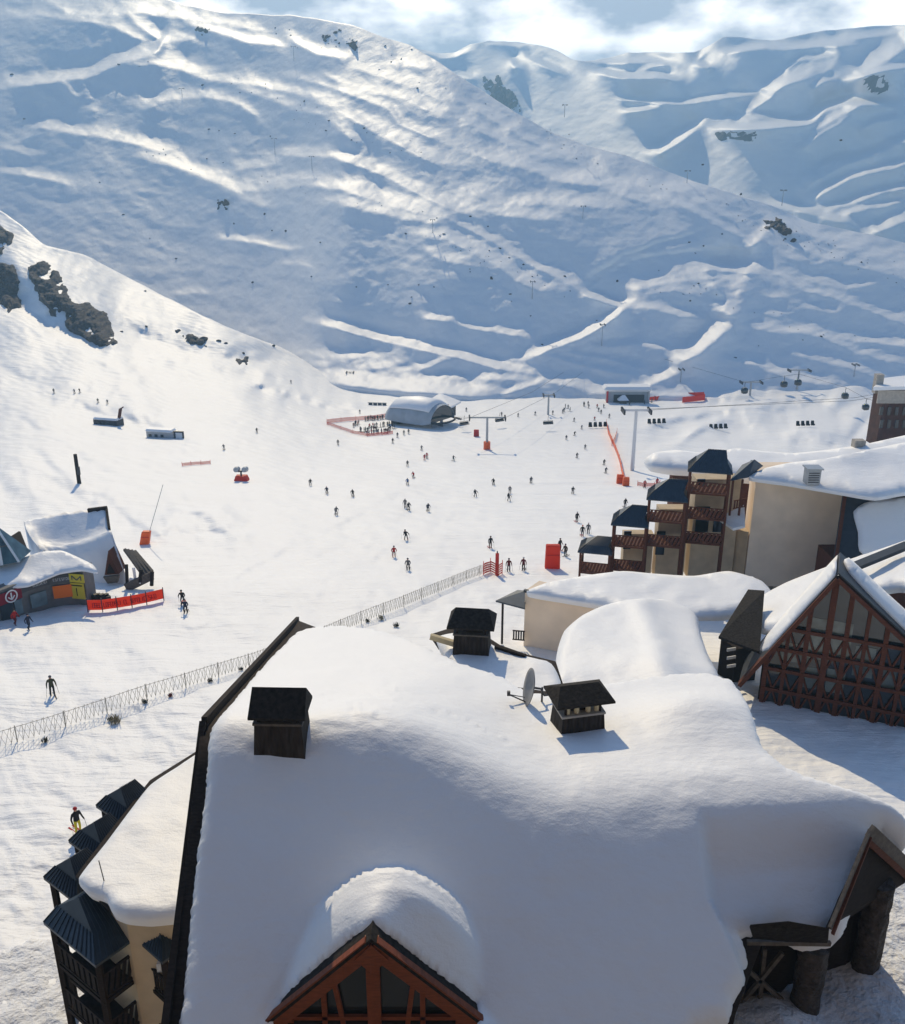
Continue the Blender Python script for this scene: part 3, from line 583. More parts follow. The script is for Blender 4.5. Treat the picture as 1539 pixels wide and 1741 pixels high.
# right wing gable: verge boards, dark infill, eave, boarded wall, stone pillars
ap = P(1479, 1412, 25.7); fl, bl = P(1411, 1578, 23.5), P(1556, 1484, 27.4); mz = Vector((-.12, .1, -.05))
mb = MB(); mb.bar(ap, fl, 0.10, 0.26); mb.bar(ap, bl, 0.12, 0.44); mb.build('barge_board', M['wood_grey'], chalet)
mb = MB(); mb.bar(ap+Vector((.05, -.05, -.26)), fl+Vector((.1, -.05, -.20)), 0.10, 0.16); mb.bar(ap+Vector((.0, -.1, -.42)), bl+Vector((0, -.1, -.40)), 0.10, 0.22); mb.build('inner_board', M['wood_brown'], chalet)
mb = MB(); mb.plate([ap+Vector((.12, .25, -.35)), fl+Vector((.25, .5, -.3)), fl+Vector((.25, 1.2, -1.6)), P(1500, 1520, 27.6), bl+Vector((.1, .2, -.4))], (.12, .1, 0)); mb.build('gable_infill', M['wood_dark'], chalet)
mb = MB(); mb.plate([P(1240, 1596, 25.2), P(1425, 1575, 25.6), P(1486, 1470, 26.8), P(1452, 1700, 26.6), P(1240, 1790, 25.4)], (0.05, 0.3, 0)); mb.build('boarded_wall', M['wood_dark'], chalet)
mb = MB(); mb.plate([P(1276, 1572, 23.6), P(1340, 1566, 23.5), P(1410, 1578, 23.5), P(1408, 1600, 24.0), P(1340, 1598, 24.0), P(1282, 1592, 24.1)], (0, 0.05, -0.14)); mb.build('eave', M['shingle'], chalet)
mb = MB(); mb.bar(P(1270, 1602, 24.3), P(1412, 1604, 24.4), 0.12, 0.16); mb.build('gutter', M['wood_grey'], chalet)
def pillar(px, y_top, y_bot, Y, r):
    a, b = P(px, y_bot, Y), P(px, y_top, Y); b = Vector((a.x, a.y, b.z)); a = a + Vector((0, 0, -1.5))
    R = random.Random(px); mb = MB(); n = 18; rows = 16; vs = []; fs = []
    for i in range(rows+1):
        for k in range(n):
            q = r*(1+R.uniform(-.07, .07)); t = 2*math.pi*k/n
            vs.append(a.lerp(b, i/rows) + Vector((q*math.cos(t), q*math.sin(t), 0)))
    for i in range(rows):
        for k in range(n): fs.append((i*n+k, i*n+(k+1) % n, (i+1)*n+(k+1) % n, (i+1)*n+k))
    fs.append(tuple(rows*n+k for k in range(n))); mb.add(vs, fs)
    mb.build('stone_pillar', M['stone'], chalet)
pillar(1466, 1500, 1664, 26.3, 0.47); pillar(1370, 1606, 1698, 25.0, 0.50)
mb = MB()
for (a, b, Y) in (((1275, 1620), (1250, 1741), 25.2), ((1300, 1612), (1290, 1720), 25.2), ((1262, 1640), (1330, 1700), 25.1), ((1330, 1620), (1265, 1700), 25.1)):
    mb.bar(P(*a, Y), P(*b, Y), 0.14)
mb.build('railing', M['wood_grey'], chalet)

# raised snow yard at the lower right
def yard_z(x, y): return 13.9 + 0.5*np.exp(-((x-11.5)/1.3)**2-((y-24.3)/1.2)**2) + 0.8*sstep(x, 12.5, 16) + 0.25*(fbm(x*1.3+9, y*1.3+9, 77, 4)-.5)
yd = snow_slab('snow_yard', [(1225, 1800), (1225, 1690), (1290, 1670), (1400, 1640), (1470, 1600), (1500, 1500), (1560, 1440), (1800, 1440), (1800, 1900), (1225, 1900)], yard_z, 12, 0.1, 11, M['snow_dirty'], None, lump=0.12, lscale=0.7, seed=8, y0=12, y1=60)
yd['kind'] = 'structure'
# the tall block the photographer stands in, unseen behind the camera: added to cut the roofs' sky light and bounce warm sun
def viewpoint_block():
    t = thing('apartment_block', (0, -6, 0), 'unseen tall brown timbered apartment block right behind the viewpoint', 'building')
    mb = MB(); mb.box((0, -10, 26), (90, 10, 84)); mb.build('wall', mat('tan_cladding', (0.17, 0.135, 0.11), .9, noise=(.2, .4)), t)
viewpoint_block()
# ------------------------------------------------------------------ rear roof with the third chimney
rear = thing('rear_wing', PZ(820, 1130, 16) + Vector((0, 0, -14)), 'low snowy rear wing with a shingled chimney, behind the ridge of the big chalet', 'building')
rz_ = lambda x, y: 17.4 - 0.03*(y-45) + 0*x
snow_slab('roof_snow', [(742, 1078), (770, 1070), (806, 1072), (845, 1094), (890, 1108), (938, 1122), (955, 1160), (930, 1215), (860, 1200), (780, 1140)], rz_, 0.5, 0.4, 9, M['snow_roof'], rear, lump=0.12, seed=31)
snow_slab('roof', [(732, 1078), (770, 1066), (806, 1068), (850, 1096), (895, 1112), (945, 1124), (960, 1170), (930, 1215), (780, 1150)], lambda x, y: rz_(x, y)-0.5, 0.25, 0.02, 20, M['wood_dark'], rear, lump=0, spline=False)
mb = MB(); mb.box((2.6, 43.5, 9.0), (4.4, 3.0, 15.0)); mb.build('wall', M['plaster'], rear)
chimney(rear, at_height(803, 1112, rz_) + Vector((0, 0.7, 0)), 2.15, 1.7, 1.1, 0.42, 0.75, rz=-0.12, hip=0.42)
mb = MB(); mb.bar(PZ(732, 1082, 17.9), PZ(772, 1094, 17.6), 0.25, 0.3); mb.build('gutter_board', M['cream'], rear)
mb = MB(); mb.bar(PZ(842, 1100, 17.5), PZ(894, 1116, 17.4), 0.2, 0.2); mb.build('verge_board', M['wood_dark'], rear)

# ------------------------------------------------------------------ balconies and timber towers
def railing(parent, a, b, h, m, slats=8, diag=False):
    """a boarded balustrade between two floor points"""
    a, b = Vector(a), Vector(b); up = Vector((0, 0, h)); mb = MB()
    mb.bar(a+up, b+up, 0.10, 0.10); mb.bar(a+up*0.08, b+up*0.08, 0.08, 0.10)
    for i in range(slats):
        p = a.lerp(b, (i+0.5)/slats); d = (b-a)/slats*(0.9 if diag else 0)
        mb.bar(p+up*0.08-d*0.5, p+up-Vector((0, 0, 0.03))+d*0.5, (b-a).length/slats*0.62, 0.03, up=(b-a).cross(Vector((0, 0, 1))))
    return mb.build('railing', m, parent)
def balcony_tower(parent, c, z_eave, w, d, floors, rz, mroof, mwood, ground_z, ridge=(0.0, 0.3), rise=1.7, flare=0.4, h_open=2.5, step=2.9, posts=True):
    """stacked covered balconies under a hipped metal roof; c: plan centre"""
    R = Matrix.Rotation(rz, 3, 'Z'); T = lambda x, y, z: Vector((c[0], c[1], 0)) + R @ Vector((x, y, 0)) + Vector((0, 0, z))
    x, y = w/2, d/2
    mb = MB(); e = flare
    lo = [T(-x-e, -y-e, z_eave), T(x+e, -y-e, z_eave), T(x+e, y+e, z_eave), T(-x-e, y+e, z_eave)]
    mid_ = [T(-x*.75, -y*.6, z_eave+rise*.42), T(x*.85, -y*.6, z_eave+rise*.42), T(x*.85, y, z_eave+rise*.42), T(-x*.75, y, z_eave+rise*.42)]
    r0, r1 = T(x*ridge[0]-x*.25, y*.3, z_eave+rise), T(x*ridge[1]+x*.2, y*.3, z_eave+rise)
    up = Vector((0, 0, 0.12))
    mb.add([p-up for p in lo]+lo+mid_+[r0, r1], [(3, 2, 1, 0), (0, 1, 5, 4), (1, 2, 6, 5), (2, 3, 7, 6), (3, 0, 4, 7), (4, 5, 9, 8), (5, 6, 10, 9), (6, 7, 11, 10), (7, 4, 8, 11), (8, 9, 13, 12), (10, 11, 12, 13), (9, 10, 13), (11, 8, 12)])
    n = 11
    for i in range(n+1):
        q = i/n; mb.bar(lo[0].lerp(lo[1], q)+up*0.2, mid_[0].lerp(mid_[1], q)+up*0.2, 0.035, 0.04); mb.bar(lo[3].lerp(lo[0], q)+up*0.2, mid_[3].lerp(mid_[0], q)+up*0.2, 0.035, 0.04)
        mb.bar(mid_[0].lerp(mid_[1], q)+up*0.2, r0.lerp(r1, q)+up*0.2, 0.035, 0.04)
    bal = mb.build('balcony_roof', mroof, parent)
    for sx in (-1, 1):
        for sy in (-1, 1):
            mb = MB(); mb.bar(T(sx*x, sy*y, ground_z), T(sx*x, sy*y, z_eave), 0.22); mb.build('post', mwood, bal)
    for k in range(floors):
        z = z_eave - h_open - k*step
        if z < ground_z: break
        mb = MB(); mb.plate([T(-x-.1, -y-.1, z), T(x+.1, -y-.1, z), T(x+.1, y, z), T(-x-.1, y, z)], (0, 0, -0.18)); mb.build('floor', mwood, bal)
        railing(bal, T(-x, -y-.02, z), T(x, -y-.02, z), 1.2, mwood, 9, diag=True); railing(bal, T(-x-.02, y, z), T(-x-.02, -y, z), 1.05, mwood, 8)
    return bal

# ------------------------------------------------------------------ stepped apartment building with beige gable wall
ab = thing('apartment_building', (24, 98, 0), 'stepped apartment building with brown timber balconies and a blank beige end wall', 'building')
RZ = math.radians(-14)
YB = 95.0
def tower_at(px0, px1, py_eave, floors, ridge, rise, gz=-1.0):
    a, b = P(px0, py_eave, YB), P(px1, py_eave, YB); z = (a.z+b.z)/2
    return balcony_tower(ab, ((a.x+b.x)/2+0.5, YB+1.2), z, (b.x-a.x)*0.84, 2.8, floors, RZ, M['metal_blue'], M['wood_brown'], gz, ridge, rise, 0.3)
tower_at(1166, 1243, 801, 3, (0.1, 0.55), 2.0); tower_at(1096, 1167, 849, 2, (0.3, 0.9), 1.9); tower_at(1036, 1100, 892, 2, (0.3, 0.9), 1.8); tower_at(980, 1038, 938, 1, (0.3, 0.9), 1.3)
mb = MB()
def wblock(x0, x1, ptop, Y0, Y1, zb=-2.0):
    a, b = P(x0, ptop, Y0), P(x1, ptop, Y0); mb.hexa([(a.x, Y0, zb), (b.x, Y0, zb), (b.x, Y1, zb), (a.x, Y1, zb)], [(a.x, Y0, a.z), (b.x, Y0, b.z), (b.x, Y1, b.z), (a.x, Y1, a.z)])
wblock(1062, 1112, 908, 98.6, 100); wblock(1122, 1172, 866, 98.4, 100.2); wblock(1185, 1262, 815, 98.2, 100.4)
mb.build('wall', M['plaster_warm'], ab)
# dark doors and windows behind the balconies
for (x0, x1, y0, y1) in ((1182, 1208, 862, 905), (1212, 1232, 872, 905), (1115, 1133, 905, 945), (1185, 1200, 815, 838), (1060, 1075, 905, 935)):
    mb = MB(); a, b = P(x0, y1, 98.0), P(x1, y0, 98.0); mb.box(((a.x+b.x)/2, 98.12 if x0 > 1150 else 98.35, (a.z+b.z)/2), (b.x-a.x, 0.16, b.z-a.z)); mb.build('balcony_door', M['glass'], ab)
# the big blank wall: corner near the centre, far side recedes
cA, cB, cC = PZ(1267, 975, -0.6), PZ(1436, 950, 1.0), None
zt = P(1267, 808, cA.y).z
cB = Vector((P(1434, 955, cA.y-1.5).x, cA.y-1.5, 0))
cD = Vector((P(1232, 970, cA.y+4).x, cA.y+4, 0))
mb = MB(); bk = Vector((6, 14, 0))
mb.hexa([(cA.x, cA.y, -2), (cB.x, cB.y, -2), (cB.x+2, cB.y+6, -2), (cA.x+1, cA.y+5, -2)], [(cA.x, cA.y, zt), (cB.x, cB.y, zt+0.1), (cB.x+2, cB.y+6, zt+0.1), (cA.x+1, cA.y+5, zt)])
mb.build('end_wall', M['plaster'], ab)
zs = P(1232, 893, cD.y).z
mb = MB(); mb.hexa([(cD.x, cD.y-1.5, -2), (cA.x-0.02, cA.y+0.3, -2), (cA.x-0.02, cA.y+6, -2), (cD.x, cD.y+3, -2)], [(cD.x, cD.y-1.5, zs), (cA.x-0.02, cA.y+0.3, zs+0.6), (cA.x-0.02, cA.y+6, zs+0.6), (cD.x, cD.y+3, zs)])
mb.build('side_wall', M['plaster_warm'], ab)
p0, p1, p2, p3 = P(1221, 880, 96.5), P(1266, 858, 97.5), P(1267, 893, 94.8), P(1247, 898, 94.2)
mb = MB(); mb.plate([p0, p1, p2, p3], (0, 0, -0.3)); mb.build('lean_to_roof', M['snow_roof'], ab)
mb = MB(); mb.bar((cA.x-0.15, cA.y-0.1, zt+0.12), (cB.x+0.1, cB.y-0.1, zt+0.22), 0.35, 0.22); mb.bar((cA.x-0.15, cA.y-0.1, zt+0.12), (cA.x+1, cA.y+5, zt+0.12), 0.35, 0.22); mb.build('parapet', M['metal_dark'], ab)
ztop = zt+0.45
def topz(x, y): return ztop + 0.05*(y-cA.y) + 0.55*sstep(x, cA.x+2, cA.x+10) + 0.9*np.exp(-((x-cA.x-12)/5)**2-((y-cA.y-6)/5)**2)
snow_slab('roof_snow', [(1274, 806), (1300, 792), (1345, 782), (1400, 776), (1470, 762), (1539, 748), (1640, 735), (1640, 828), (1539, 832), (1490, 840), (1436, 832), (1400, 826), (1340, 816)], topz, 0.45, 0.5, 8, M['snow_roof'], ab, lump=0.25, lscale=3, seed=44, y0=60, y1=160)
# hipped corner turret right of the tallest balconies
mb = MB(); e0, e1, e2, e3 = P(1240, 818, 95.5), P(1272, 812, 95.5), P(1298, 792, 98.5), P(1262, 790, 99); tp = P(1283, 781, 97.5)
mb.add([e0, e1, e2, e3, tp], [(0, 1, 4), (1, 2, 4), (2, 3, 4), (3, 0, 4), (3, 2, 1, 0)]); mb.build('turret_roof', M['metal_blue'], ab)
for q in (1247, 1263):
    mb = MB(); a = P(q, 815, 95.8); mb.bar(a, (a.x, a.y, a.z-4.2), 0.2); mb.build('post', M['wood_brown'], ab)
railing(ab, P(1246, 866, 95.7), P(1268, 862, 95.7), 1.0, M['wood_brown'], 5)
# roof-top vent box
vb = thing('vent_box', P(1381, 821, 96), 'small grey ventilation box standing on the flat snowy roof of the beige block', 'vent')
mb = MB(); c = at_height(1381, 822, topz, y0=60, y1=160) + Vector((0, .3, .75)); mb.box(c, (1.4, 1.3, 1.7)); mb.build('housing', M['steel'], vb, bevel=0.06)
mb = MB(); mb.box(c+Vector((0, 0, 0.93)), (1.7, 1.6, 0.14)); mb.build('lid', M['steel'], vb)
mb = MB()
for k in range(5): mb.box(c+Vector((-0.05, -0.68, -0.5+k*0.25)), (1.1, 0.06, 0.09))
mb.build('grille', M['steel_dark'], vb)

# long snow roof behind the balconies
lr = thing('long_house', PZ(1300, 800, -2), 'long low house behind the balconies under a thick curling quilt of snow', 'building')
def lrz(x, y): return 8.2 + 0.03*(y-120) + 0.03*(x-40) + 1.6*np.exp(-((y-131)/7)**2) + 0.5*sstep(x, 55, 70)
snow_slab('roof_snow', [(1096, 776), (1112, 765), (1150, 760), (1190, 764), (1228, 762), (1250, 757), (1300, 762), (1350, 765), (1420, 758), (1480, 748), (1539, 735), (1640, 715), (1640, 790), (1539, 790), (1400, 800), (1300, 806), (1225, 800), (1176, 792), (1140, 790), (1105, 784)], lrz, 1.0, 0.7, 8, M['snow_roof'], lr, lump=0.3, lscale=4, seed=46, y0=70, y1=220)
mb = MB(); a = P(1150, 790, 112); mb.plate([(a.x, 112, -5), (75, 112, -5), (75, 112, 5.6), (a.x, 112, 5.6)], (0, 3, 0)); mb.build('wall', M['wood_brown'], lr)
mb = MB(); mb.box(P(1458, 765, 118)+Vector((0, 0, 0.5)), (1.4, 1.2, 1.8)); mb.build('roof_vent', M['concrete'], lr)

# steep blue metal roof beside the beige wall, with a sheet of shaded snow
sr = thing('metal_roofed_house', PZ(1500, 960, -1), 'house with a steep dark blue metal roof, right of the blank beige wall', 'building')
t0, t1 = P(1437, 833, 92), P(1640, 828, 92); l0, l1 = P(1419, 960, 86.5), P(1640, 958, 86.5)
mb = MB(); mb.plate([t0, t1, l1, l0], (0, 0.5, -0.3)); mb.build('roof', M['metal_dark'], sr)
mb = MB(); mb.plate([(l0.x+.4, 87.4, -2), (l1.x, 87.4, -2), (l1.x, 92, -2), (l0.x+.4, 92, -2)], (0, 0, l0.z+2)); mb.build('wall', M['wood_brown'], sr)
mb = MB(); mb.bar(P(1438, 835, 91.8), P(1421, 957, 86.4), 0.35, 0.3); mb.build('verge_board', M['wood_brown'], sr)
pf = plane3(t0, t1, l0)
snow_slab('roof_snow', [(1452, 866), (1470, 852), (1500, 846), (1640, 842), (1640, 945), (1539, 938), (1490, 946), (1462, 930), (1460, 900)], lambda x, y: pf(x, y)+0.45, 0.4, 0.35, 9, M['snow_roof'], sr, lump=0.08, seed=51, y0=60, y1=120)

# ------------------------------------------------------------------ flat-roofed annexe and the domed roof in the middle
an = thing('annexe', PZ(960, 1090, 1), 'low beige annexe with a wide flat snow-covered roof below the balcony building', 'building')
anz = lambda x, y: 6.7 + 0.02*(x-15) + 0*y
snow_slab('roof_snow', [(896, 1000), (930, 986), (1000, 973), (1060, 966), (1110, 970), (1180, 974), (1240, 966), (1290, 980), (1312, 1000), (1290, 1022), (1240, 1040), (1180, 1042), (1120, 1050), (1060, 1040), (1036, 1026), (960, 1012)], anz, 0.55, 0.5, 8, M['snow_roof'], an, lump=0.35, lscale=3, seed=61, y0=50, y1=110)
w0 = P(893, 1004, 77.5); w1 = PZ(1040, 1034, w0.z)
mb = MB(); mb.hexa([(w0.x, w0.y, -1), (w1.x, w1.y, -1), (w1.x+1, w1.y+2, -1), (w0.x+1.5, w0.y+2.2, -1)], [(w0.x, w0.y, w0.z), (w1.x, w1.y, w0.z), (w1.x+1, w1.y+2, w0.z), (w0.x+1.5, w0.y+2.2, w0.z)]); mb.build('wall', M['plaster'], an)
mb = MB(); mb.bar(w0+Vector((-.1, -.1, .05)), w1+Vector((0, -.1, .05)), 0.3, 0.25); mb.build('parapet', M['metal_dark'], an)
pc = P(872, 1030, 78)
mb = MB(); q = [P(843, 1021, 77.5), P(893, 1034, 76.5), P(895, 1004, 79.5), P(880, 1003, 80)]; mb.plate(q, (0, 0, -0.15)); pr = mb.build('porch_roof', M['metal_blue'], an)
mb = MB(); a = P(855, 1024, 77.6); mb.bar(a, (a.x, a.y, 0.5), 0.2); mb.build('post', M['wood_dark'], pr)
railing(pr, (P(872, 1060, 77).x, 77, 1.2), (P(893, 1062, 76.8).x, 76.8, 1.2), 1.0, M['wood_dark'], 5)
dm = thing('low_wing', PZ(1080, 1150, 4), 'low wing under a domed blanket of snow, between the big chalet and the flat annexe', 'building')
def dmz(x, y): 
    xc = 11.9 + (y-60)*0.10
    return 9.6 - 0.115*(y-55) - 0.016*(x-xc)**2 + 0.55*np.exp(-((x-xc-3.2)/1.2)**2) + 0.5*np.exp(-((y-58)/3.)**2)*sstep(x, 10, 14) - 0.5*np.exp(-((y-54)/2.2)**2-((x-9)/3)**2)
snow_slab('roof_snow', [(949, 1096), (960, 1066), (990, 1040), (1030, 1022), (1080, 1012), (1130, 1013), (1172, 1022), (1186, 1036), (1192, 1070), (1204, 1105), (1222, 1140), (1225, 1180), (1150, 1220), (1000, 1230), (940, 1190), (944, 1140)], dmz, 1.2, 0.6, 8, M['snow_roof'], dm, lump=0.22, lscale=3, seed=62, y0=40, y1=100)
mb = MB(); mb.hexa([(8.2, 53, -1), (15.6, 53, -1), (20.4, 70, -1), (10.0, 70, -1)], [(8.2, 53, 7.8), (15.6, 53, 7.8), (20.4, 70, 5.8), (10.0, 70, 5.8)]); mb.build('wall', M['plaster'], dm)

# ------------------------------------------------------------------ hall with the big lattice window gable
GB = math.radians(113); gd = Vector((math.sin(GB), math.cos(GB), 0)); gn = Vector((-gd.y, gd.x, 0))      # along the gable, into the house
GL = PZ(1290, 1206, 2.2)
def on_gable(px, py):
    d = P(px, py, 1.0) - Vector((0, 0, CAMZ)); o = Vector((0, 0, CAMZ)); k = (GL-o).dot(gn)/d.dot(gn); q = o+d*k; return ((q-GL).dot(gd), q.z-GL.z)
def gp(s, h, off=0.0): return GL + gd*s + Vector((0, 0, h)) + gn*off
hall = thing('timber_hall', GL, 'timber hall with a huge brown lattice window filling its gable, at the right edge', 'building')
sa, ha = on_gable(1425, 978); sl, hl = on_gable(1264, 1156)
slopeL = (ha-hl)/(sa-sl); sR = sa + (sa-sl)*1.25
sb, hb = on_gable(1541, 1086); slopeR = (ha-hb)/(sb-sa); sR = sb + 1.5
vh = lambda s: ha - (abs(s-sa)*slopeL if s < sa else abs(s-sa)*slopeR)
mb = MB(); mb.plate([gp(0, 0, .25), gp(0, vh(0)-.2, .25), gp(sa, ha-.3, .25), gp(sR, vh(sR)-.2, .25), gp(sR, 0, .25)], gn*0.1); mb.build('window_pane', M['glass'], hall)
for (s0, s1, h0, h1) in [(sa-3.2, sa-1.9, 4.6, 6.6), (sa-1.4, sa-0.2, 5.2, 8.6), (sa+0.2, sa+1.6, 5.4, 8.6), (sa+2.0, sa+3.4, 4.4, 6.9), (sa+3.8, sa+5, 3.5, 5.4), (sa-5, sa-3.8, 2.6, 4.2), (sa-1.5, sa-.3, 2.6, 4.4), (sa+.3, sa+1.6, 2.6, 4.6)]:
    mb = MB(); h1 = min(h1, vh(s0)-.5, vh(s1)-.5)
    if h1 > h0+.4: mb.plate([gp(s0, h0, .22), gp(s1, h0, .22), gp(s1, h1, .22), gp(s0, h1, .22)], gn*0.02); mb.build('painted_reflection_pane', M['glass_pale'], hall)  # pale plates over the dark glass carry a painted reflection
mb = MB(); ns = 8; xs = [0.1 + (sR-0.2)*i/ns for i in range(ns+1)]; hs = [0.15, 2.0, 3.8, 5.6, 7.4]
for i, s in enumerate(xs): mb.bar(gp(s, 0, 0.05), gp(s, max(0.4, vh(s)-.1), 0.05), 0.34 if i % 2 == 0 else 0.26, 0.22, up=gn)
mb.bar(gp(sa, 0, 0.02), gp(sa, ha-.2, 0.02), 0.42, 0.25, up=gn)
for h in hs:
    a, b = max(0.0, sa-(ha-h)/slopeL), min(sR, sa+(ha-h)/slopeR)
    if b-a > 1: mb.bar(gp(a, h, 0.0), gp(b, h, 0.0), 0.2, 0.28)
for j in range(len(hs)-1):
    for i in range(ns):
        s0, s1, h0, h1 = xs[i], xs[i+1], hs[j], hs[j+1]; sm = (s0+s1)/2
        if vh(sm) > h1+.2:
            if j % 2 == 0: mb.bar(gp(s0, h0, .1), gp(sm, h1, .1), 0.15, 0.1, up=gn); mb.bar(gp(s1, h0, .1), gp(sm, h1, .1), 0.15, 0.1, up=gn)
            else: mb.bar(gp(sm, h0, .1), gp(s0, h1, .1), 0.15, 0.1, up=gn); mb.bar(gp(sm, h0, .1), gp(s1, h1, .1), 0.15, 0.1, up=gn)
mb.build('lattice_frame', M['wood_brown'], hall)
mb = MB(); mb.bar(gp(sl-.2, hl-.15, -.5), gp(sa, ha, -.5), 0.3, 0.8, up=gn); mb.bar(gp(sa, ha, -.5), gp(sR+1.2, vh(sR+1.2), -.5), 0.3, 0.8, up=gn); mb.build('barge_board', M['wood_brown'], hall)
DEP = 3.6
def rp(s, off, dz=0): return gp(s, vh(s)+dz, off)
mb = MB(); mb.plate([rp(sl-.3, -.65, .3), rp(sa, -.65, .3), rp(sa, DEP, .3), rp(sl-.3, DEP, .3)], (0, 0, .16)); mb.plate([rp(sa, -.65, .3), rp(sR+1.5, -.65, .3), rp(sR+1.5, DEP, .3), rp(sa, DEP, .3)], (0, 0, .16)); hr = mb.build('roof', M['metal_dark'], hall)
mb = MB(); mb.plate([gp(-.2, 0, .4), gp(sR, 0, .4), gp(sR, 0, DEP), gp(-.2, 0, DEP)], (0, 0, vh(0))); mb.build('wall', M['wood_dark'], hall)
mb = MB(); mb.bar(gp(-1.0, -.1, -.35), gp(sR+1, -.1, -.35), 0.9, 0.25); mb.build('sill', M['wood_grey'], hall)
LP = plane3(rp(sl, 0, .46), rp(sa, 0, .46), rp(sa, DEP, .46)); RP = plane3(rp(sa, 0, .46), rp(sR, 0, .46), rp(sa, DEP, .46))
def proj(w):
    d = w-Vector((0, 0, CAMZ)); f = d.y*CP-d.z*SP; u = d.y*SP+d.z*CP; return (PW/2+FOC*d.x/f, PH/2-FOC*u/f)
so = [proj(rp(sl+(sa-sl)*a, b, .9)) for a, b in ((0.28, -.25), (0.5, -.35), (0.75, -.3), (0.97, -.35), (0.97, 1.5), (0.97, DEP-.4), (0.7, DEP-.2), (0.4, DEP-.2), (0.2, DEP-.7), (0.15, 2), (0.2, .8))]
snow_slab('roof_snow', so, lambda x, y: LP(x, y)+0.5, 0.6, 0.4, 7, M['snow_roof'], hall, lump=0.2, lscale=1.5, seed=71, y0=40, y1=120)
so = [proj(rp(sa+(sR-sa)*a, b, .9)) for a, b in ((0.12, 1.2), (0.4, .6), (0.7, .3), (1.05, .2), (1.05, 2), (1.0, DEP), (0.5, DEP), (0.1, DEP), (0.05, 2.4))]
snow_slab('roof_snow', so, lambda x, y: RP(x, y)+0.5, 0.6, 0.4, 7, M['snow_roof'], hall, lump=0.2, lscale=1.5, seed=72, y0=35, y1=120)
u0, u1, u2 = P(1300, 1012, 74), P(1560, 905, 80), P(1440, 1030, 66)
UP = plane3(u0, u1, u2)
snow_slab('main_roof_snow', [(1282, 1022), (1302, 1004), (1340, 984), (1405, 959), (1472, 937), (1539, 914), (1640, 880), (1640, 1010), (1539, 990), (1480, 1000), (1430, 1010), (1380, 1050), (1330, 1060), (1295, 1060)], UP, 0.7, 0.5, 8, M['snow_roof'], hall, lump=0.2, lscale=2, seed=73, y0=50, y1=120)
mb = MB(); mb.bar(P(1432, 972, 71), P(1545, 926, 75), .9, .35); mb.build('ridge_flashing', M['metal_dark'], hall)
# little shuttered lean-to at the foot of the hall roof
mb = MB(); c = PZ(1258, 1140, 3.0); mb.box(c+Vector((0, .8, -.4)), (2.2, 2.2, 5.4), 0.3); mb.build('shed', M['wood_dark'], hall)
mb = MB(); mb.plate([P(1222, 1082, 66), P(1292, 1108, 64), P(1300, 1004, 71), P(1272, 1002, 72)], (0, 0, -.2)); mb.build('shed_roof', M['shingle'], hall)
for k in range(3):
    mb = MB(); mb.box(PZ(1240, 1098+k*14, 6.0-k*.9)+Vector((0, -.6, 0)), (0.8, 0.1, 0.25), 0.3); mb.build('white_slat', M['white_paint'], hall)

# red brown house far right
fh = thing('timber_house', P(1520, 738, 190), 'far dark red timber house under a snowy roof at the right edge', 'house')
def blk(mb, x0, x1, y0, y1, Y, d): a, b = P(x0, y1, Y), P(x1, y0, Y); mb.box(((a.x+b.x)/2, Y+d/2, (a.z+b.z)/2), (b.x-a.x, d, b.z-a.z))
mb = MB(); blk(mb, 1489, 1640, 662, 760, 190, 5); mb.build('wall', mat('far_brown_cladding', (.075, .034, .024), .85, noise=(.6, .4)), fh)
mb = MB(); blk(mb, 1491, 1640, 664, 686, 189.6, .35); mb.build('upper_band', M['concrete'], fh)
for i in range(6):
    for j in range(2):
        mb = MB(); blk(mb, 1495+i*13, 1503+i*13, 692+j*22, 706+j*22, 189.8, .3); mb.build('window', M['glass'], fh)
mb = MB(); mb.plate([P(1484, 664, 188), P(1640, 660, 188), P(1640, 632, 200), P(1500, 648, 200)], (0, 0, .7)); mb.build('roof_snow', M['snow_roof'], fh)
mb = MB(); mb.box(P(1493, 652, 192), (1.5, 1.5, 4)); mb.build('chimney', M['concrete'], fh)

# ------------------------------------------------------------------ left wing with beige wall and timber pavilions
lw = thing('side_wing', PZ(230, 1700, 4), 'lower wing with ochre wall and timber balconies, left of the big chalet', 'building')
lwz = lambda x, y: 16.2 + -0.07*(y-31) + 0.02*(x+12)
snow_slab('roof_snow', [(345, 1272), (300, 1298), (255, 1328), (225, 1365), (180, 1425), (133, 1486), (150, 1506), (180, 1518), (192, 1540), (215, 1549), (255, 1552), (312, 1546), (345, 1540)], lwz, 0.55, 0.35, 7, M['snow_roof'], lw, lump=0.10, lscale=1.8, seed=81, y0=18, y1=60)
snow_slab('roof', [(345, 1270), (255, 1326), (178, 1424), (129, 1488), (150, 1512), (195, 1553), (255, 1560), (345, 1556)], lambda x, y: lwz(x, y)-.55, 0.2, .02, 14, M['wood_dark'], lw, lump=0, spline=False, y0=18, y1=60)
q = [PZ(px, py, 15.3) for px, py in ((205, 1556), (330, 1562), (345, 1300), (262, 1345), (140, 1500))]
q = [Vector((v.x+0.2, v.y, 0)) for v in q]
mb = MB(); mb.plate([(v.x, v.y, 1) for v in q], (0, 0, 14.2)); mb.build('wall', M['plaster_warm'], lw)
mb = MB(); a = q[0].lerp(q[1], .38); mb.box((a.x, a.y-.1, 12.9), (.18, .16, .4)); mb.build('wall_lamp', M['white_paint'], lw)
mb = MB(); a = at_height(178, 1497, lwz); mb.bar(a+Vector((0, 0, -.3)), a+Vector((-.1, 0, .95)), 0.03); mb.build('aerial', M['steel_dark'], lw)
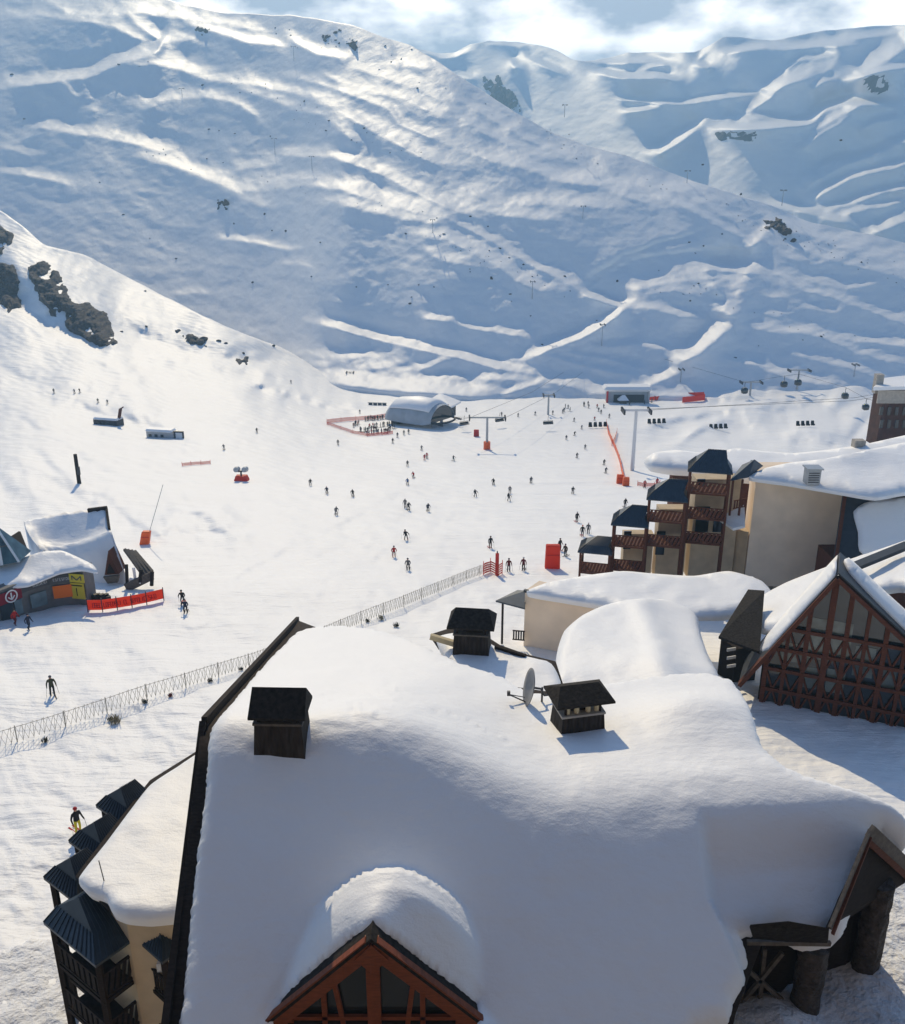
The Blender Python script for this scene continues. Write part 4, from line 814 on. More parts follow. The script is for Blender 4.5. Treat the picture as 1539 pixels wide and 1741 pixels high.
# front pavilion
cp = PZ(160, 1562, 14.2)
ft = balcony_tower(lw, (cp.x+.25, cp.y+.1), 14.0, 2.4, 3.1, 4, math.radians(53), M['metal_blue'], M['wood_dark'], 2.0, (-.2, .3), 1.3, .25, h_open=2.1, step=2.35)
cp2 = PZ(292, 1592, 13.9)
balcony_tower(lw, (cp2.x-.15, cp2.y+.1), 13.9, 1.5, 1.6, 2, math.radians(50), M['metal_blue'], M['wood_dark'], 5.0, (-.2, .3), 0.9, .2, h_open=2.3)
for (px, py, z) in ((128, 1492, 14.6), (168, 1430, 14.7), (212, 1370, 14.8)):
    c3 = PZ(px, py, z)
    balcony_tower(lw, (c3.x+.3, c3.y+.1), z, 1.6, 2.0, 2, math.radians(53), M['metal_dark'], M['wood_dark'], 2.0, (-.1, .4), 0.95, .25)

# trodden snow below the left wing
tp_ = [ground.at(*q) for q in ((0, 1600), (200, 1650), (60, 1741))]
tz = plane3(*tp_)
tr = snow_slab('trampled_snow', [(-160, 1640), (-40, 1625), (10, 1612), (60, 1592), (100, 1600), (150, 1640), (240, 1700), (300, 1850), (-160, 1850)], lambda x, y: tz(x, y)+.10, .25, .15, 6, M['snow_dirty'], None, lump=.17, lscale=.55, seed=99, y0=12, y1=90, edge_jit=2.5)
tr['kind'] = 'structure'
# ------------------------------------------------------------------ small lettering helper
STROKES = {'E': [((0,0),(0,1)),((0,1),(.6,1)),((0,.5),(.5,.5)),((0,0),(.6,0))], 'S': [((.6,1),(0,1)),((0,1),(0,.5)),((0,.5),(.6,.5)),((.6,.5),(.6,0)),((.6,0),(0,0))],
 'F': [((0,0),(0,1)),((0,1),(.6,1)),((0,.5),(.5,.5))], 'C': [((.6,1),(0,1)),((0,1),(0,0)),((0,0),(.6,0))], 'O': [((.6,1),(0,1)),((0,1),(0,0)),((0,0),(.6,0)),((.6,0),(.6,1))],
 'L': [((0,1),(0,0)),((0,0),(.6,0))], 'I': [((.3,0),(.3,1))], 'K': [((0,0),(0,1)),((0,.5),(.6,1)),((0,.5),(.6,0))], 'D': [((0,0),(0,1)),((0,1),(.5,.85)),((.5,.85),(.6,.2)),((.6,.2),(0,0))]}
# ------------------------------------------------------------------ ski school / shop building at the left
g0 = ground.at(100, 1045); HZ = g0.z
hut = thing('shop_building', g0, 'snow-covered round-fronted ski shop with yellow and orange signs and a glass pyramid roof', 'shop')
def gb(px, py, h=0.0): q = ground.at(px, py); return q + Vector((0, 0, h))
wb = [gb(-60, 1070), gb(0, 1056), gb(53, 1042), gb(90, 1033), gb(133, 1028), gb(150, 1029)]
zb = min(q.z for q in wb)-0.5; HT = 3.55
mb = MB()
for a, b in zip(wb[:-1], wb[1:]):
    a0, b0 = Vector((a.x, a.y, zb)), Vector((b.x, b.y, zb)); z1 = g0.z+HT
    mb.hexa([a0, b0, b0+Vector((0, 2.5, 0)), a0+Vector((0, 2.5, 0))], [Vector((a.x, a.y, z1)), Vector((b.x, b.y, z1)), Vector((b.x, b.y+2.5, z1)), Vector((a.x, a.y+2.5, z1))])
M['shop_wall'] = mat('grey_board', (0.16, 0.155, 0.15), 0.8, noise=(1.5, 0.2))
mb.build('wall', M['shop_wall'], hut)
def panel(parent, name, i, t0, t1, h0, h1, m, off=0.12, th=0.06):
    h0 *= .84; h1 *= .84
    a, b = wb[i], wb[i+1]; p, q = a.lerp(b, t0), a.lerp(b, t1); n = (b-a).cross(Vector((0, 0, 1))).normalized()
    if n.y > 0: n = -n
    f = lambda v, h: Vector((v.x, v.y, g0.z+h)) + n*off
    mb = MB(); mb.plate([f(p, h0), f(q, h0), f(q, h1), f(p, h1)], -n*th); return mb.build(name, m, parent), (f(p, h0), f(q, h0), f(p, h1), n)
def letters(parent, fr, text, m, u0, u1, v0, v1, sw=0.05):
    o, r, u, n = fr; rx = r-o; ux = u-o; k = len(text); mb = MB()
    for j, ch in enumerate(text):
        for (a, b) in STROKES.get(ch, []):
            pa, pb = (o + rx*(u0+(u1-u0)*(j+c[0]*1.0)/k) + ux*(v0+(v1-v0)*c[1]) + n*0.03 for c in (a, b))
            mb.bar(pa, pb, sw, 0.02, up=n.cross(pb-pa))
    return mb.build('lettering', m, parent)
M['sign_red'] = mat('dark_red_sign', (0.22, 0.015, 0.03), 0.6); M['sign_yellow'] = mat('yellow_sign', (0.62, 0.50, 0.05), 0.6); M['sign_orange'] = mat('orange_sign', (0.80, 0.17, 0.02), 0.6)
M['shop_glass'] = mat('shop_glass', (0.14, 0.19, 0.20), 0.1, noise=(0.8, 0.5), spec=0.7); M['black'] = mat('black_lettering', (0.01, 0.01, 0.01), 0.6)
M['fascia'] = mat('grey_fascia', (0.10, 0.10, 0.10), 0.7)
for i in range(5): panel(hut, 'fascia', i, 0, 1, 2.9, 3.9, M['sign_red'] if i < 1 else M['fascia'], 0.16)
s1, f1 = panel(hut, 'red_sign', 1, 0.0, 0.78, 2.4, 3.85, M['sign_red'], 0.24)
o, r, u, n = f1; c = o + (r-o)*0.56 + (u-o)*0.5 + n*0.05; rx = (r-o).normalized()
mb = MB()
for k in range(24):
    a0, a1 = 2*math.pi*k/24, 2*math.pi*(k+1)/24; f = lambda a: c + rx*0.62*math.cos(a) + Vector((0, 0, 0.62*math.sin(a)))
    mb.bar(f(a0), f(a1), 0.14, 0.04, up=n)
mb.bar(c+Vector((0, 0, .4)), c-Vector((0, 0, .4)), .14, .04, up=n); mb.bar(c-Vector((0, 0, .4)), c+rx*.35, .12, .04, up=n); mb.bar(c-Vector((0, 0, .4)), c-rx*.35, .12, .04, up=n)
mb.build('round_emblem', M['white_paint'], s1)
panel(hut, 'shop_door', 1, 0.05, 0.45, 0.0, 2.35, M['glass'], 0.2); panel(hut, 'shop_window', 1, 0.5, 0.74, 0.4, 2.3, M['shop_glass'], 0.2)
panel(hut, 'shop_window', 2, 0.05, 0.78, 0.4, 2.3, M['shop_glass'], 0.2)
so_, fo = panel(hut, 'orange_panel', 3, 0.12, 0.86, 0.9, 2.6, M['sign_orange'], 0.3)
sy, fy = panel(hut, 'yellow_sign', 4, -0.25, 1.05, 0.6, 2.8, M['sign_yellow'], 0.4)
letters(sy, fy, 'I', M['black'], .3, .8, .2, .7, 0.16); mb = MB(); o, r, u, n = fy; mb.bar(o+(r-o)*.1+(u-o)*.85+n*.03, o+(r-o)*.9+(u-o)*.85+n*.03, .12, .02, up=n); mb.build('dark_stripe', M['black'], sy)
sw_, fw = panel(hut, 'yellow_logo_board', 4, -0.2, 1.25, 2.95, 4.1, M['sign_yellow'], 0.5)
o, r, u, n = fw; mb = MB(); g = lambda a, b: o+(r-o)*a+(u-o)*b+n*.04
mb.bar(g(.2, .8), g(.2, .3), .1, .02, up=n); mb.bar(g(.2, .8), g(.5, .3), .12, .02, up=n); mb.bar(g(.5, .3), g(.8, .8), .12, .02, up=n); mb.bar(g(.8, .8), g(.8, .3), .1, .02, up=n); mb.build('logo_strokes', M['fascia'], sw_)
ph = panel(hut, 'name_board', 3, 0.1, 0.98, 3.1, 3.75, M['fascia'], 0.22)
letters(ph[0], ph[1], 'ESFESFOES', M['white_paint'], .1, .95, .25, .75, 0.06)
ph = panel(hut, 'name_board', 2, 0.2, 0.95, 3.1, 3.75, M['fascia'], 0.22)
letters(ph[0], ph[1], 'ECOLEDESKI', M['white_paint'], .05, .95, .25, .75, 0.05)
# snow over the shop
zsn = lambda x, y: g0.z + HT + 0.05 + 0.10*(y-g0.y) + 0.9*np.exp(-((y-g0.y-8)/4)**2)
snow_slab('shop_roof_snow', [(-90, 1012), (0, 998), (47, 993), (75, 982), (103, 971), (140, 966), (166, 970), (158, 958), (130, 944), (105, 934), (70, 936), (45, 944), (20, 950), (-90, 955)], zsn, 0.22, 0.25, 5, M['snow_roof'], hut, lump=0.25, lscale=2.5, seed=91, y0=60, y1=160)
# the great snow-loaded roof behind, steep towards us
Yf = gb(150, 1000).y + 2.0
rows = [[(40, 886), (70, 879), (105, 872), (145, 868), (181, 865)], [(46, 902), (62, 914), (90, 921), (140, 914), (186, 900)], [(60, 925), (80, 932), (110, 932), (150, 920), (190, 905)], [(90, 960), (118, 965), (140, 962), (168, 952), (203, 945)], [(100, 1000), (125, 1003), (150, 1003), (185, 1000), (217, 988)]]
Ys = [Yf+9.5, Yf+5.6, Yf+3.4, Yf+1.4, Yf]
V = []
for rw, Y in zip(rows, Ys): V.append([P(a, b, Y) for a, b in rw])
def cr(a, b, c, d, t): return b*(2*t**3-3*t*t+1) + (c-a)*0.5*(t**3-2*t*t+t) + c*(-2*t**3+3*t*t) + (d-b)*0.5*(t**3-t*t)
def dens(seq, k): 
    out = []
    for i in range(len(seq)-1):
        for j in range(k): out.append(cr(seq[max(i-1, 0)], seq[i], seq[i+1], seq[min(i+2, len(seq)-1)], j/k))
    return out + [seq[-1]]
V = [dens(rw, 6) for rw in V]; V = list(zip(*[dens(list(cn), 6) for cn in zip(*V)]))
ncol, nr_ = len(V), len(V[0]); mb = MB(); vs = []; fs = []
for i in range(ncol):
    for j in range(nr_): vs.append(V[i][j] + Vector((0, 0, .25*(rnd.random()-.5)*(0 < j < nr_-1))))
for i in range(ncol-1):
    for j in range(nr_-1): fs.append((i*nr_+j, i*nr_+j+1, (i+1)*nr_+j+1, (i+1)*nr_+j))
b0 = len(vs); vs += [Vector((v.x, v.y+.3, HZ-2)) for v in vs]
fs += [(i*nr_, (i+1)*nr_, b0+(i+1)*nr_, b0+i*nr_) for i in range(ncol-1)] + [(i*nr_+nr_-1, (i+1)*nr_+nr_-1, b0+(i+1)*nr_+nr_-1, b0+i*nr_+nr_-1) for i in range(ncol-1)]
fs += [(j, j+1, b0+j+1, b0+j) for j in range(nr_-1)] + [((ncol-1)*nr_+j, (ncol-1)*nr_+j+1, b0+(ncol-1)*nr_+j+1, b0+(ncol-1)*nr_+j) for j in range(nr_-1)]
mb.add(vs, fs); mb.build('roof_snow', M['snow_roof'], hut, smooth=True)
mb = MB(); mb.bar(P(150, 868, Yf+9.4), P(182, 864, Yf+9.4), .4, .5); mb.bar(P(181, 864, Yf+9.4), P(186, 900, Yf+5.5), .3, .35); mb.build('ridge_board', M['wood_dark'], hut)
# triangular dormer
mb = MB(); a, b, c = P(184, 937, Yf+.6), P(178, 978, Yf-.6), P(202, 976, Yf-.6)
mb.plate([a, b, c], (0.2, 2.0, 0)); dd = mb.build('dormer', M['wood_brown'], hut)
mb = MB(); mb.plate([a+(b-a)*.3+(c-a)*.2+Vector((0, -.12, 0)), b+(c-b)*.2+Vector((0, -.12, .2)), c+(b-c)*.2+Vector((0, -.12, .2)), ], (0, .05, 0)); mb.build('opening', M['wood_dark'], dd)
mb = MB(); mb.plate([b+Vector((-.1, -.3, -.1)), c+Vector((.1, -.3, -.1)), c+Vector((-.2, -.2, -1.0)), b+Vector((.3, -.2, -1.0))], (0, .4, 0)); mb.build('apron', M['wood_grey'], dd)
# glazed pyramid
mb = MB(); Yp = wb[1].y + 5.0; p0, p1, p2 = P(-8, 892, Yp+1.6), P(-44, 970, Yp-.8), P(33, 955, Yp); mb.add([p0, p1, p2, p2+Vector((0, 3, 0)), p1+Vector((0, 3, 0))], [(0, 1, 2), (0, 2, 3), (0, 3, 4), (0, 4, 1), (1, 4, 3, 2)]); M['pyr_glass'] = mat('blue_green_glazing', (0.05, 0.10, 0.115), 0.15, noise=(1.2, 0.6), spec=0.7); py_ = mb.build('glass_pyramid', M['pyr_glass'], hut)
for q in (.3, .62, 1.0):
    mb = MB(); mb.bar(p0+Vector((0, -.08, 0)), p1.lerp(p2, q)+Vector((0, -.08, 0)), .3 if q < 1 else .2, .12); mb.build('glazing_bar', M['white_paint'], py_)
mb = MB(); mb.bar(p0.lerp(p1, .55)+Vector((0, -.08, 0)), p0.lerp(p2, .55)+Vector((0, -.08, 0)), .12, .1); mb.build('glazing_bar', M['fascia'], py_)
# timber stair terrace on the right flank
Yt = gb(230, 1000).y; tb = [P(212, 934, Yt+3), P(229, 937, Yt+3.5), P(259, 972, Yt+.6), P(246, 981, Yt)]
for q in (0, .3, .65, 1):
    mb = MB(); mb.bar(tb[0].lerp(tb[1], q), tb[3].lerp(tb[2], q), .32, .3); mb.build('ramp_beam', M['wood_grey'], hut)
mb = MB(); mb.bar(P(259, 978, Yt+.4), P(214, 1000, Yt-.8), .3, 1.0); mb.build('ramp_parapet', M['wood_grey'], hut)
for a, b in (((215, 960), (217, 1000)), ((259, 972), (258, 996)), ((240, 968), (238, 990))):
    mb = MB(); mb.bar(P(*a, Yt), P(*b, Yt-.3), .3); mb.build('post', M['wood_dark'], hut)
mb = MB(); mb.bar(P(227, 965, Yt), P(232, 996, Yt), .3, .12); mb.bar(P(220, 985, Yt-.2), P(240, 990, Yt-.2), .3, .3); mb.build('step', M['snow_roof'], hut)
mb = MB(); mb.plate([P(18, 912, Yp+6), P(32, 903, Yp+8), P(46, 938, Yp+5), P(40, 945, Yp+4)], (0, .4, -.2)); mb.build('dark_skylight', M['wood_dark'], hut)
# orange banner
bn = thing('banner', gb(215, 1035), 'long orange banner strung on posts beside the ski shop', 'banner')
pts = [gb(150, 1041), gb(175, 1040.5), gb(200, 1037), (gb(225, 1033)), gb(250, 1028), gb(279, 1021)]
mb = MB(); H = 1.15
for a, b in zip(pts[:-1], pts[1:]):
    n = Vector((0, .03, 0)); mb.plate([a+Vector((0, 0, .25)), b+Vector((0, 0, .25)), b+Vector((0, 0, .25+H)), a+Vector((0, 0, .25+H))], n)
bc = mb.build('cloth', M['banner_cloth'], bn)
mb = MB()
for k in range(28):
    if k in (4, 13, 16): continue
    t = (k+2.5)/33*(len(pts)-1); i = int(t); p = pts[i].lerp(pts[min(i+1, len(pts)-1)], t-i)+Vector((0, -.04, .25))
    ch = 'OSECILOFEDSKIOCLESEFOLICESKO'[k]
    for (u0, u1) in STROKES.get(ch, []): mb.bar(p+Vector((u0[0]*.34, 0, .3+u0[1]*.5)), p+Vector((u1[0]*.34, 0, .3+u1[1]*.5)), .09, .02)
mb.build('lettering', M['red_pad'], bc)
for p in pts:
    mb = MB(); mb.tube([p-Vector((0, 0, .4)), p+Vector((0, 0, 1.6))], .05, 6); mb.build('post', M['steel_dark'], bn)
for (px, py, r, lab) in ((172, 1022, 1, 'dark heap of stacked gear in the shade behind the orange banner'),):
    t = thing('gear_pile', gb(px, py), lab, 'gear')
    mb = MB(); R = random.Random(4)
    for k in range(9): p = gb(px-14+k*3.4, py+R.uniform(-1, 2)); mb.box(p+Vector((0, 0, .4)), (.5, .4, R.uniform(.6, 1.3)), R.uniform(0, 1))
    mb.build('bundle', M['black'], t)
# ------------------------------------------------------------------ lift stations, pylons, chairs, nets, fences
M['station_skin'] = mat('pale_station_cladding', (0.42, 0.45, 0.47), 0.5, noise=(0.4, 0.15))
def G(px, py, h=0.0): q = ground.at(px, py); return q + Vector((0, 0, h))
st0 = G(718, 722)
st = thing('chairlift_station', st0, 'barrel-roofed chairlift bottom station topped with snow, beside the red-netted queue', 'lift station')
ka = st0.y/FOC*1.07                        # metres per photo pixel here
ax = Vector((0.80, -0.60, 0)); px_ = Vector((0.60, 0.80, 0))
def sp(a, b, h): return st0 + ax*a*ka + px_*b*ka + Vector((0, 0, h*ka))
def arc(a, w, h0, h1, n=12): return [sp(a, -w*math.cos(math.pi*i/n), h0+(h1-h0)*math.sin(math.pi*i/n)) for i in range(n+1)]
mb = MB(); sec = []
for a, w, h0, h1 in ((-58, 26, 8, 26), (-48, 32, 7, 36), (-10, 34, 8, 42), (28, 34, 10, 42), (42, 31, 14, 38)): sec.append(arc(a, w, h0, h1))
vs = [v for s_ in sec for v in s_]; n = len(sec[0]); fs = []
for i in range(len(sec)-1):
    for k in range(n-1): fs.append((i*n+k, i*n+k+1, (i+1)*n+k+1, (i+1)*n+k))
fs.append(tuple(range(n))[::-1]); mb.add(vs, fs); mb.build('vault', M['station_skin'], st, smooth=True)
mb = MB(); vs = []
sn = [[sp(a, -w*math.cos(t), h0+(h1-h0)*math.sin(t)+2) for t in [math.pi*(.22+.56*i/8) for i in range(9)]] for a, w, h0, h1 in ((-56, 27, 8, 27), (-46, 33, 7, 38), (-10, 35, 8, 44), (26, 35, 10, 44), (34, 33, 14, 40))]
vs = [v for s_ in sn for v in s_]; n = 9; fs = [(i*n+k, i*n+k+1, (i+1)*n+k+1, (i+1)*n+k) for i in range(len(sn)-1) for k in range(n-1)]
b0 = len(vs); vs += [v-Vector((0, 0, 2.5*ka)) for v in vs]; fs += [(i*n, (i+1)*n, b0+(i+1)*n, b0+i*n) for i in range(4)] + [(i*n+8, (i+1)*n+8, b0+(i+1)*n+8, b0+i*n+8) for i in range(4)] + [(k, k+1, b0+k+1, b0+k) for k in range(8)] + [(4*n+k, 4*n+k+1, b0+4*n+k+1, b0+4*n+k) for k in range(8)]
mb.add(vs, fs); mb.build('roof_snow', M['snow_roof'], st, smooth=True)
mb = MB(); c = arc(40, 30, 13, 36); mb.plate(c, ax*(-.6)); mb.build('mouth', M['glass'], st)
mb = MB(); mb.tube([sp(38, 28*math.cos(2*math.pi*k/20), 14) + ax*(20*math.sin(2*math.pi*k/20)*ka) for k in range(21)], .35, 6); mb.bar(sp(30, -26, 15), sp(62, -26, 13), .6, .5); mb.bar(sp(30, 26, 15), sp(60, 26, 13), .6, .5); mb.build('bullwheel', M['steel_dark'], st)
for a, b, w in ((32, -8, 1.4), (32, 10, 1.0), (-25, 0, 2.2)):
    mb = MB(); mb.bar(sp(a, b, -3), sp(a, b, 14), w, w); mb.build('leg', M['steel'], st)
mb = MB(); mb.box(sp(-42, -10, 4), (14*ka, 22*ka, 12*ka), -.64); mb.build('base_room', M['steel_dark'], st)
mb = MB(); d0 = sp(6, 50, 18); mb.box(d0, (34*ka, 22*ka, 22*ka), -.64); cb = mb.build('control_cabin', M['steel_dark'], st)
mb = MB(); mb.plate([sp(-14, 38, 30), sp(30, 38, 24), sp(30, 66, 28), sp(-14, 66, 36)], (0, 0, 3*ka)); mb.build('roof_snow', M['snow_roof'], cb)

def pylon(px, py, top, arm, label, m, pad=None, w=0.9, at=None, group=None, r=0.42):
    """lift tower: tapered tube, crossarm with sheave trains, optional padding"""
    b = at or G(px, py); hgt = (py-top)*(b.y*CP-(b.z-CAMZ)*SP)/FOC/0.97
    t = thing('lift_pylon', b, label, 'lift pylon', group)
    mb = MB(); mb.tube([b-Vector((0, 0, 1.5)), b+Vector((0, 0, hgt))], [r, r*.7], 10); mb.build('mast', m, t)
    s = arm*(b.y*CP-(b.z-CAMZ)*SP)/FOC
    mb = MB(); mb.bar(b+Vector((-s, 0, hgt)), b+Vector((s, 0, hgt)), .35*r/.42, .45*r/.42); mb.build('crossarm', m, t)
    for sx in (-1, 1):
        mb = MB(); mb.bar(b+Vector((sx*s, -2.2, hgt-.35)), b+Vector((sx*s, 2.2, hgt-.35)), .3*r/.42, .5*r/.42)
        for k in range(5): mb.tube([b+Vector((sx*s-.2, -1.8+k*.9, hgt+.05)), b+Vector((sx*s+.2, -1.8+k*.9, hgt+.05))], .3*r/.42, 8)
        mb.build('sheave_train', M['steel_dark'], t)
    if pad:
        mb = MB(); mb.tube([b-Vector((0, 0, .3)), b+Vector((0, 0, 2.3))], r+.55, 8); mb.build('padding', pad, t)
    return t, b, hgt, s
PA = pylon(828, 764, 710, 30, 'chairlift pylon with an orange padded foot, just right of the barrel-roofed station', M['steel'], M['orange_pad'])
PB = pylon(1075, 800, 698, 22, 'tall plain pylon at the right of the piste, behind the balcony building', M['white_paint'], None, r=.5)
PC = pylon(932, 705, 672, 9, 'twin-armed pylon standing in the crowd at the far end of the piste', M['steel'], None)
pylon(596, 652, 633, 6, 'slim pylon on the snow slope behind the barrel-roofed station', M['steel_dark'], None, r=.25)
# chairs hanging from ropes
chair_n = [0]
def rope(name, label, pts, r=0.06):
    mb = MB(); mb.tube(pts, r, 5); return tag(mb.build(name, M['steel_dark']), label, 'cable')
def chair_at(p, label, group, w=2.6, rz=0.0):
    t = thing('lift_chair', p, label, 'chair', group); R = Matrix.Rotation(rz, 3, 'Z'); T = lambda x, y, z: p + R @ Vector((x, y, z))
    mb = MB(); mb.tube([T(0, 0, 3.0), T(0, .35, 2.0), T(0, .35, 1.0)], .06, 6); mb.bar(T(-w/2, .3, 1.0), T(w/2, .3, 1.0), .12); mb.build('hanger', M['steel_dark'], t)
    mb = MB(); mb.box(T(0, 0, 0), (w, .55, .12), rz); mb.build('seat', M['black'], t)
    mb = MB(); mb.plate([T(-w/2, .28, .05), T(w/2, .28, .05), T(w/2, .5, .75), T(-w/2, .5, .75)], (0, .06, 0)); mb.build('backrest', M['black'], t)
    mb = MB(); mb.tube([T(-w/2, -.3, .35), T(w/2, -.3, .35)], .04, 6); mb.bar(T(-w/2, .3, .5), T(-w/2, -.3, .35), .06); mb.bar(T(w/2, .3, .5), T(w/2, -.3, .35), .06); mb.build('safety_bar', M['steel'], t)
    return t
_, bA, hA, sA = PA
for sx, lab in ((-1, 'near lift cable from the barrel-roofed station'), (1, 'far lift cable from the barrel-roofed station')):
    e = sp(50, -26 if sx < 0 else 26, 15); top = bA+Vector((sx*sA, 0, hA-.1)); far_ = G(1000, 672)+Vector((sx*4, 30, 6))
    rope('lift_cable', lab, [e, top, top.lerp(far_, .5)-Vector((0, 0, 2.0)), far_], .05)
for px, py, lab, rz in ((790, 733, 'empty lift chair hanging low left of the orange-footed pylon', .5), (850, 727, 'empty lift chair hanging low right of the orange-footed pylon', .5), (932, 732, 'wide lift chair hanging over the piste in front of the twin-armed pylon', .2)):
    chair_at(G(px, py, 2.2), lab, 'chairs of the valley chairlift', 3.4, rz)
_, bB, hB, sB = PB
e1 = G(1520, 740)+Vector((40, 10, 10))
for sx, lab in ((-1, 'nearer cable running right from the tall plain pylon'), (1, 'farther cable running right from the tall plain pylon')):
    a = bB+Vector((sx*sB, 0, hB)); z = e1+Vector((0, sx*4, 8)); rope('lift_cable', lab, [a, a.lerp(z, .5)-Vector((0, 0, 3)), z], .05)
for px, py, lab in ((1117, 722, 'row of four dark lift chairs parked on the snow, first right of the plain pylon'), (1222, 731, 'row of dark lift chairs parked in the middle of the snow hummocks'), (1370, 726, 'row of dark lift chairs parked on the big hummock before the red house'), (1017, 728, 'small row of dark lift chairs beside the orange net line')):
    p = G(px, py, .5); t = thing('parked_chair_row', p, lab, 'chair', 'parked lift chairs on the hummocks')
    for k in range(4):
        mb = MB(); c = p+Vector((-2.6+k*1.7, .2*k, .2)); mb.box(c, (1.25, .7, .5)); mb.plate([c+Vector((-.6, .3, .2)), c+Vector((.6, .3, .2)), c+Vector((.5, .6, 1.2)), c+Vector((-.5, .6, 1.2))], (0, .15, 0)); mb.build('chair', M['black'], t, bevel=.08)
# far drive station, hut, red nets
q0 = G(1066, 684); k2 = q0.y/FOC*1.05
fs_ = thing('drive_station', q0, 'flat-roofed grey lift station with a thick snow lid, at the far piste end', 'lift station')
mb = MB(); mb.box(q0+Vector((0, 8*k2, 9*k2)), (66*k2, 22*k2, 22*k2)); mb.build('wall', M['station_skin'], fs_)
mb = MB(); mb.box(q0+Vector((0, 6*k2, 23*k2)), (80*k2, 32*k2, 8*k2)); mb.build('roof_snow', M['snow_roof'], fs_, bevel=1.0)
mb = MB(); mb.box(q0+Vector((2*k2, -4*k2, 7*k2)), (50*k2, 2*k2, 13*k2)); mb.build('opening', M['steel_dark'], fs_)
for dx in (-34, 34):
    mb = MB(); mb.bar(q0+Vector((dx*k2, -6*k2, -2)), q0+Vector((dx*k2, -6*k2, 20*k2)), .7); mb.build('column', M['red_pad'] if dx < 0 else M['steel'], fs_)
q1 = G(1059, 686); hu = thing('ticket_hut', q1, 'tiny snow-capped hut standing in front of the flat-roofed lift station', 'hut')
mb = MB(); mb.box(q1+Vector((0, 0, 3*k2)), (11*k2, 8*k2, 8*k2)); mb.build('wall', M['wood_grey'], hu)
mb = MB(); mb.add([q1+Vector((a*k2, b*k2, h*k2)) for a, b, h in ((-9, -6, 6), (9, -6, 6), (9, 6, 6), (-9, 6, 6), (-2, 0, 14), (3, 0, 14))], [(0, 1, 5, 4), (2, 3, 4, 5), (1, 2, 5), (3, 0, 4), (3, 2, 1, 0)]); mb.build('roof_snow', M['snow_roof'], hu)
def net(name, label, pts, h, m, cat='safety net', every=1, sag=0.15, gap=.1, pw=.05, sub=4, holes=True):
    """open-mesh net on posts along ground points"""
    t = thing(name, pts[len(pts)//2], label, cat); mb = MB()
    P_ = []
    for a, b in zip(pts[:-1], pts[1:]):
        for k in range(sub): P_.append(a.lerp(b, k/sub))
    P_.append(pts[-1])
    for i, (a, b) in enumerate(zip(P_[:-1], P_[1:])):
        w = .12*math.sin(i*1.3); a = a+Vector((0, w, 0)); b = b+Vector((0, .12*math.sin((i+1)*1.3), 0))
        L = 5 if holes else 1
        for j in range(L):
            z0 = gap+(h-gap)*j/L; z1 = gap+(h-gap)*(j+(.62 if holes else 1))/L
            mb.plate([a+Vector((0, 0, z0)), b+Vector((0, 0, z0)), b+Vector((0, 0, z1)), a+Vector((0, 0, z1))], (0, .02, 0))
    mb.build('mesh', m, t)
    for p in pts[::every]:
        mb = MB(); mb.tube([p-Vector((0, 0, .5)), p+Vector((0, 0, h+.25))], pw, 6); mb.build('post', m, t)
    return t
net('safety_net', 'red net along the back of the lift queue, running left from the barrel-roofed station', [G(556, 720), G(580, 717), G(605, 715), G(630, 713), (G(655, 710)), G(672, 708)], 1.5, M['red_net'])
net('safety_net', 'red net closing the front of the lift queue', [G(556, 722), G(580, 730), G(600, 737), G(625, 742), G(650, 740), G(668, 738)], 1.1, M['red_net'])
net('safety_net', 'red net running right from the flat-roofed lift station', [G(1098, 682), G(1120, 680), G(1145, 678), G(1165, 677)], 1.6, M['red_net'], holes=False)
net('safety_net', 'thick tangle of red netting at the far right end of the queue fence', [G(1160, 685), G(1178, 683), G(1198, 681), G(1196, 676), G(1170, 677)], 2.4, M['red_net'], holes=False)
net('safety_net', 'long bent line of orange net down the right side of the piste', [G(1031, 722), G(1034, 738), G(1040, 752), G(1047, 768), G(1053, 785), G(1056, 800), G(1060, 818), G(1063, 826)], 1.7, M['orange_pad'], holes=False)
net('safety_net', 'short orange net branching from the long orange net line', [G(1040, 758), G(1046, 748), G(1049, 736)], 1.4, M['orange_pad'])
net('safety_net', 'low red net at the corner behind the highest balcony roof', [G(1084, 826), G(1096, 828), G(1112, 828), G(1122, 825)], .9, M['red_net'])
net('safety_net', 'thin red strip of netting lying across the left piste', [G(310, 793), G(325, 791), G(342, 790), G(358, 789)], .8, M['red_net'])
def pad_at(px, py, h, w, label, m, d=.9, tilt=0.0, name='safety_pad'):
    p = G(px, py); t = thing(name, p, label, 'pad'); mb = MB(); q = [Vector((-w/2, -d/2, 0)), Vector((w/2, -d/2, 0)), Vector((w/2, d/2, 0)), Vector((-w/2, d/2, 0))]; tp = Vector((tilt, 0, h))
    mb.hexa([p+v for v in q], [p+v*.92+tp for v in q]); mb.build('cushion', m, t, bevel=.1)
    mb = MB(); mb.bar(p+tp*.6+Vector((-w*.45, -d/2-.02, 0)), p+tp*.6+Vector((w*.45, -d/2-.02, 0)), .12, .06); mb.build('strap', M['red_pad'], t)
pad_at(939, 966, 3.2, 1.9, 'big red safety mattress standing on edge beside the lowest balcony roof', M['red_net'], .8)
pad_at(1054, 822, 2.0, 1.5, 'orange pad at the near end of the long orange net line', M['orange_pad'], .8)
pad_at(1064, 826, 1.9, 1.4, 'squat orange pad slightly right of the near end of the orange net line', M['orange_pad'], .8)
pad_at(810, 742, 2.2, 1.7, 'red padded post cover standing left of the orange-footed pylon', M['red_pad'], .9)
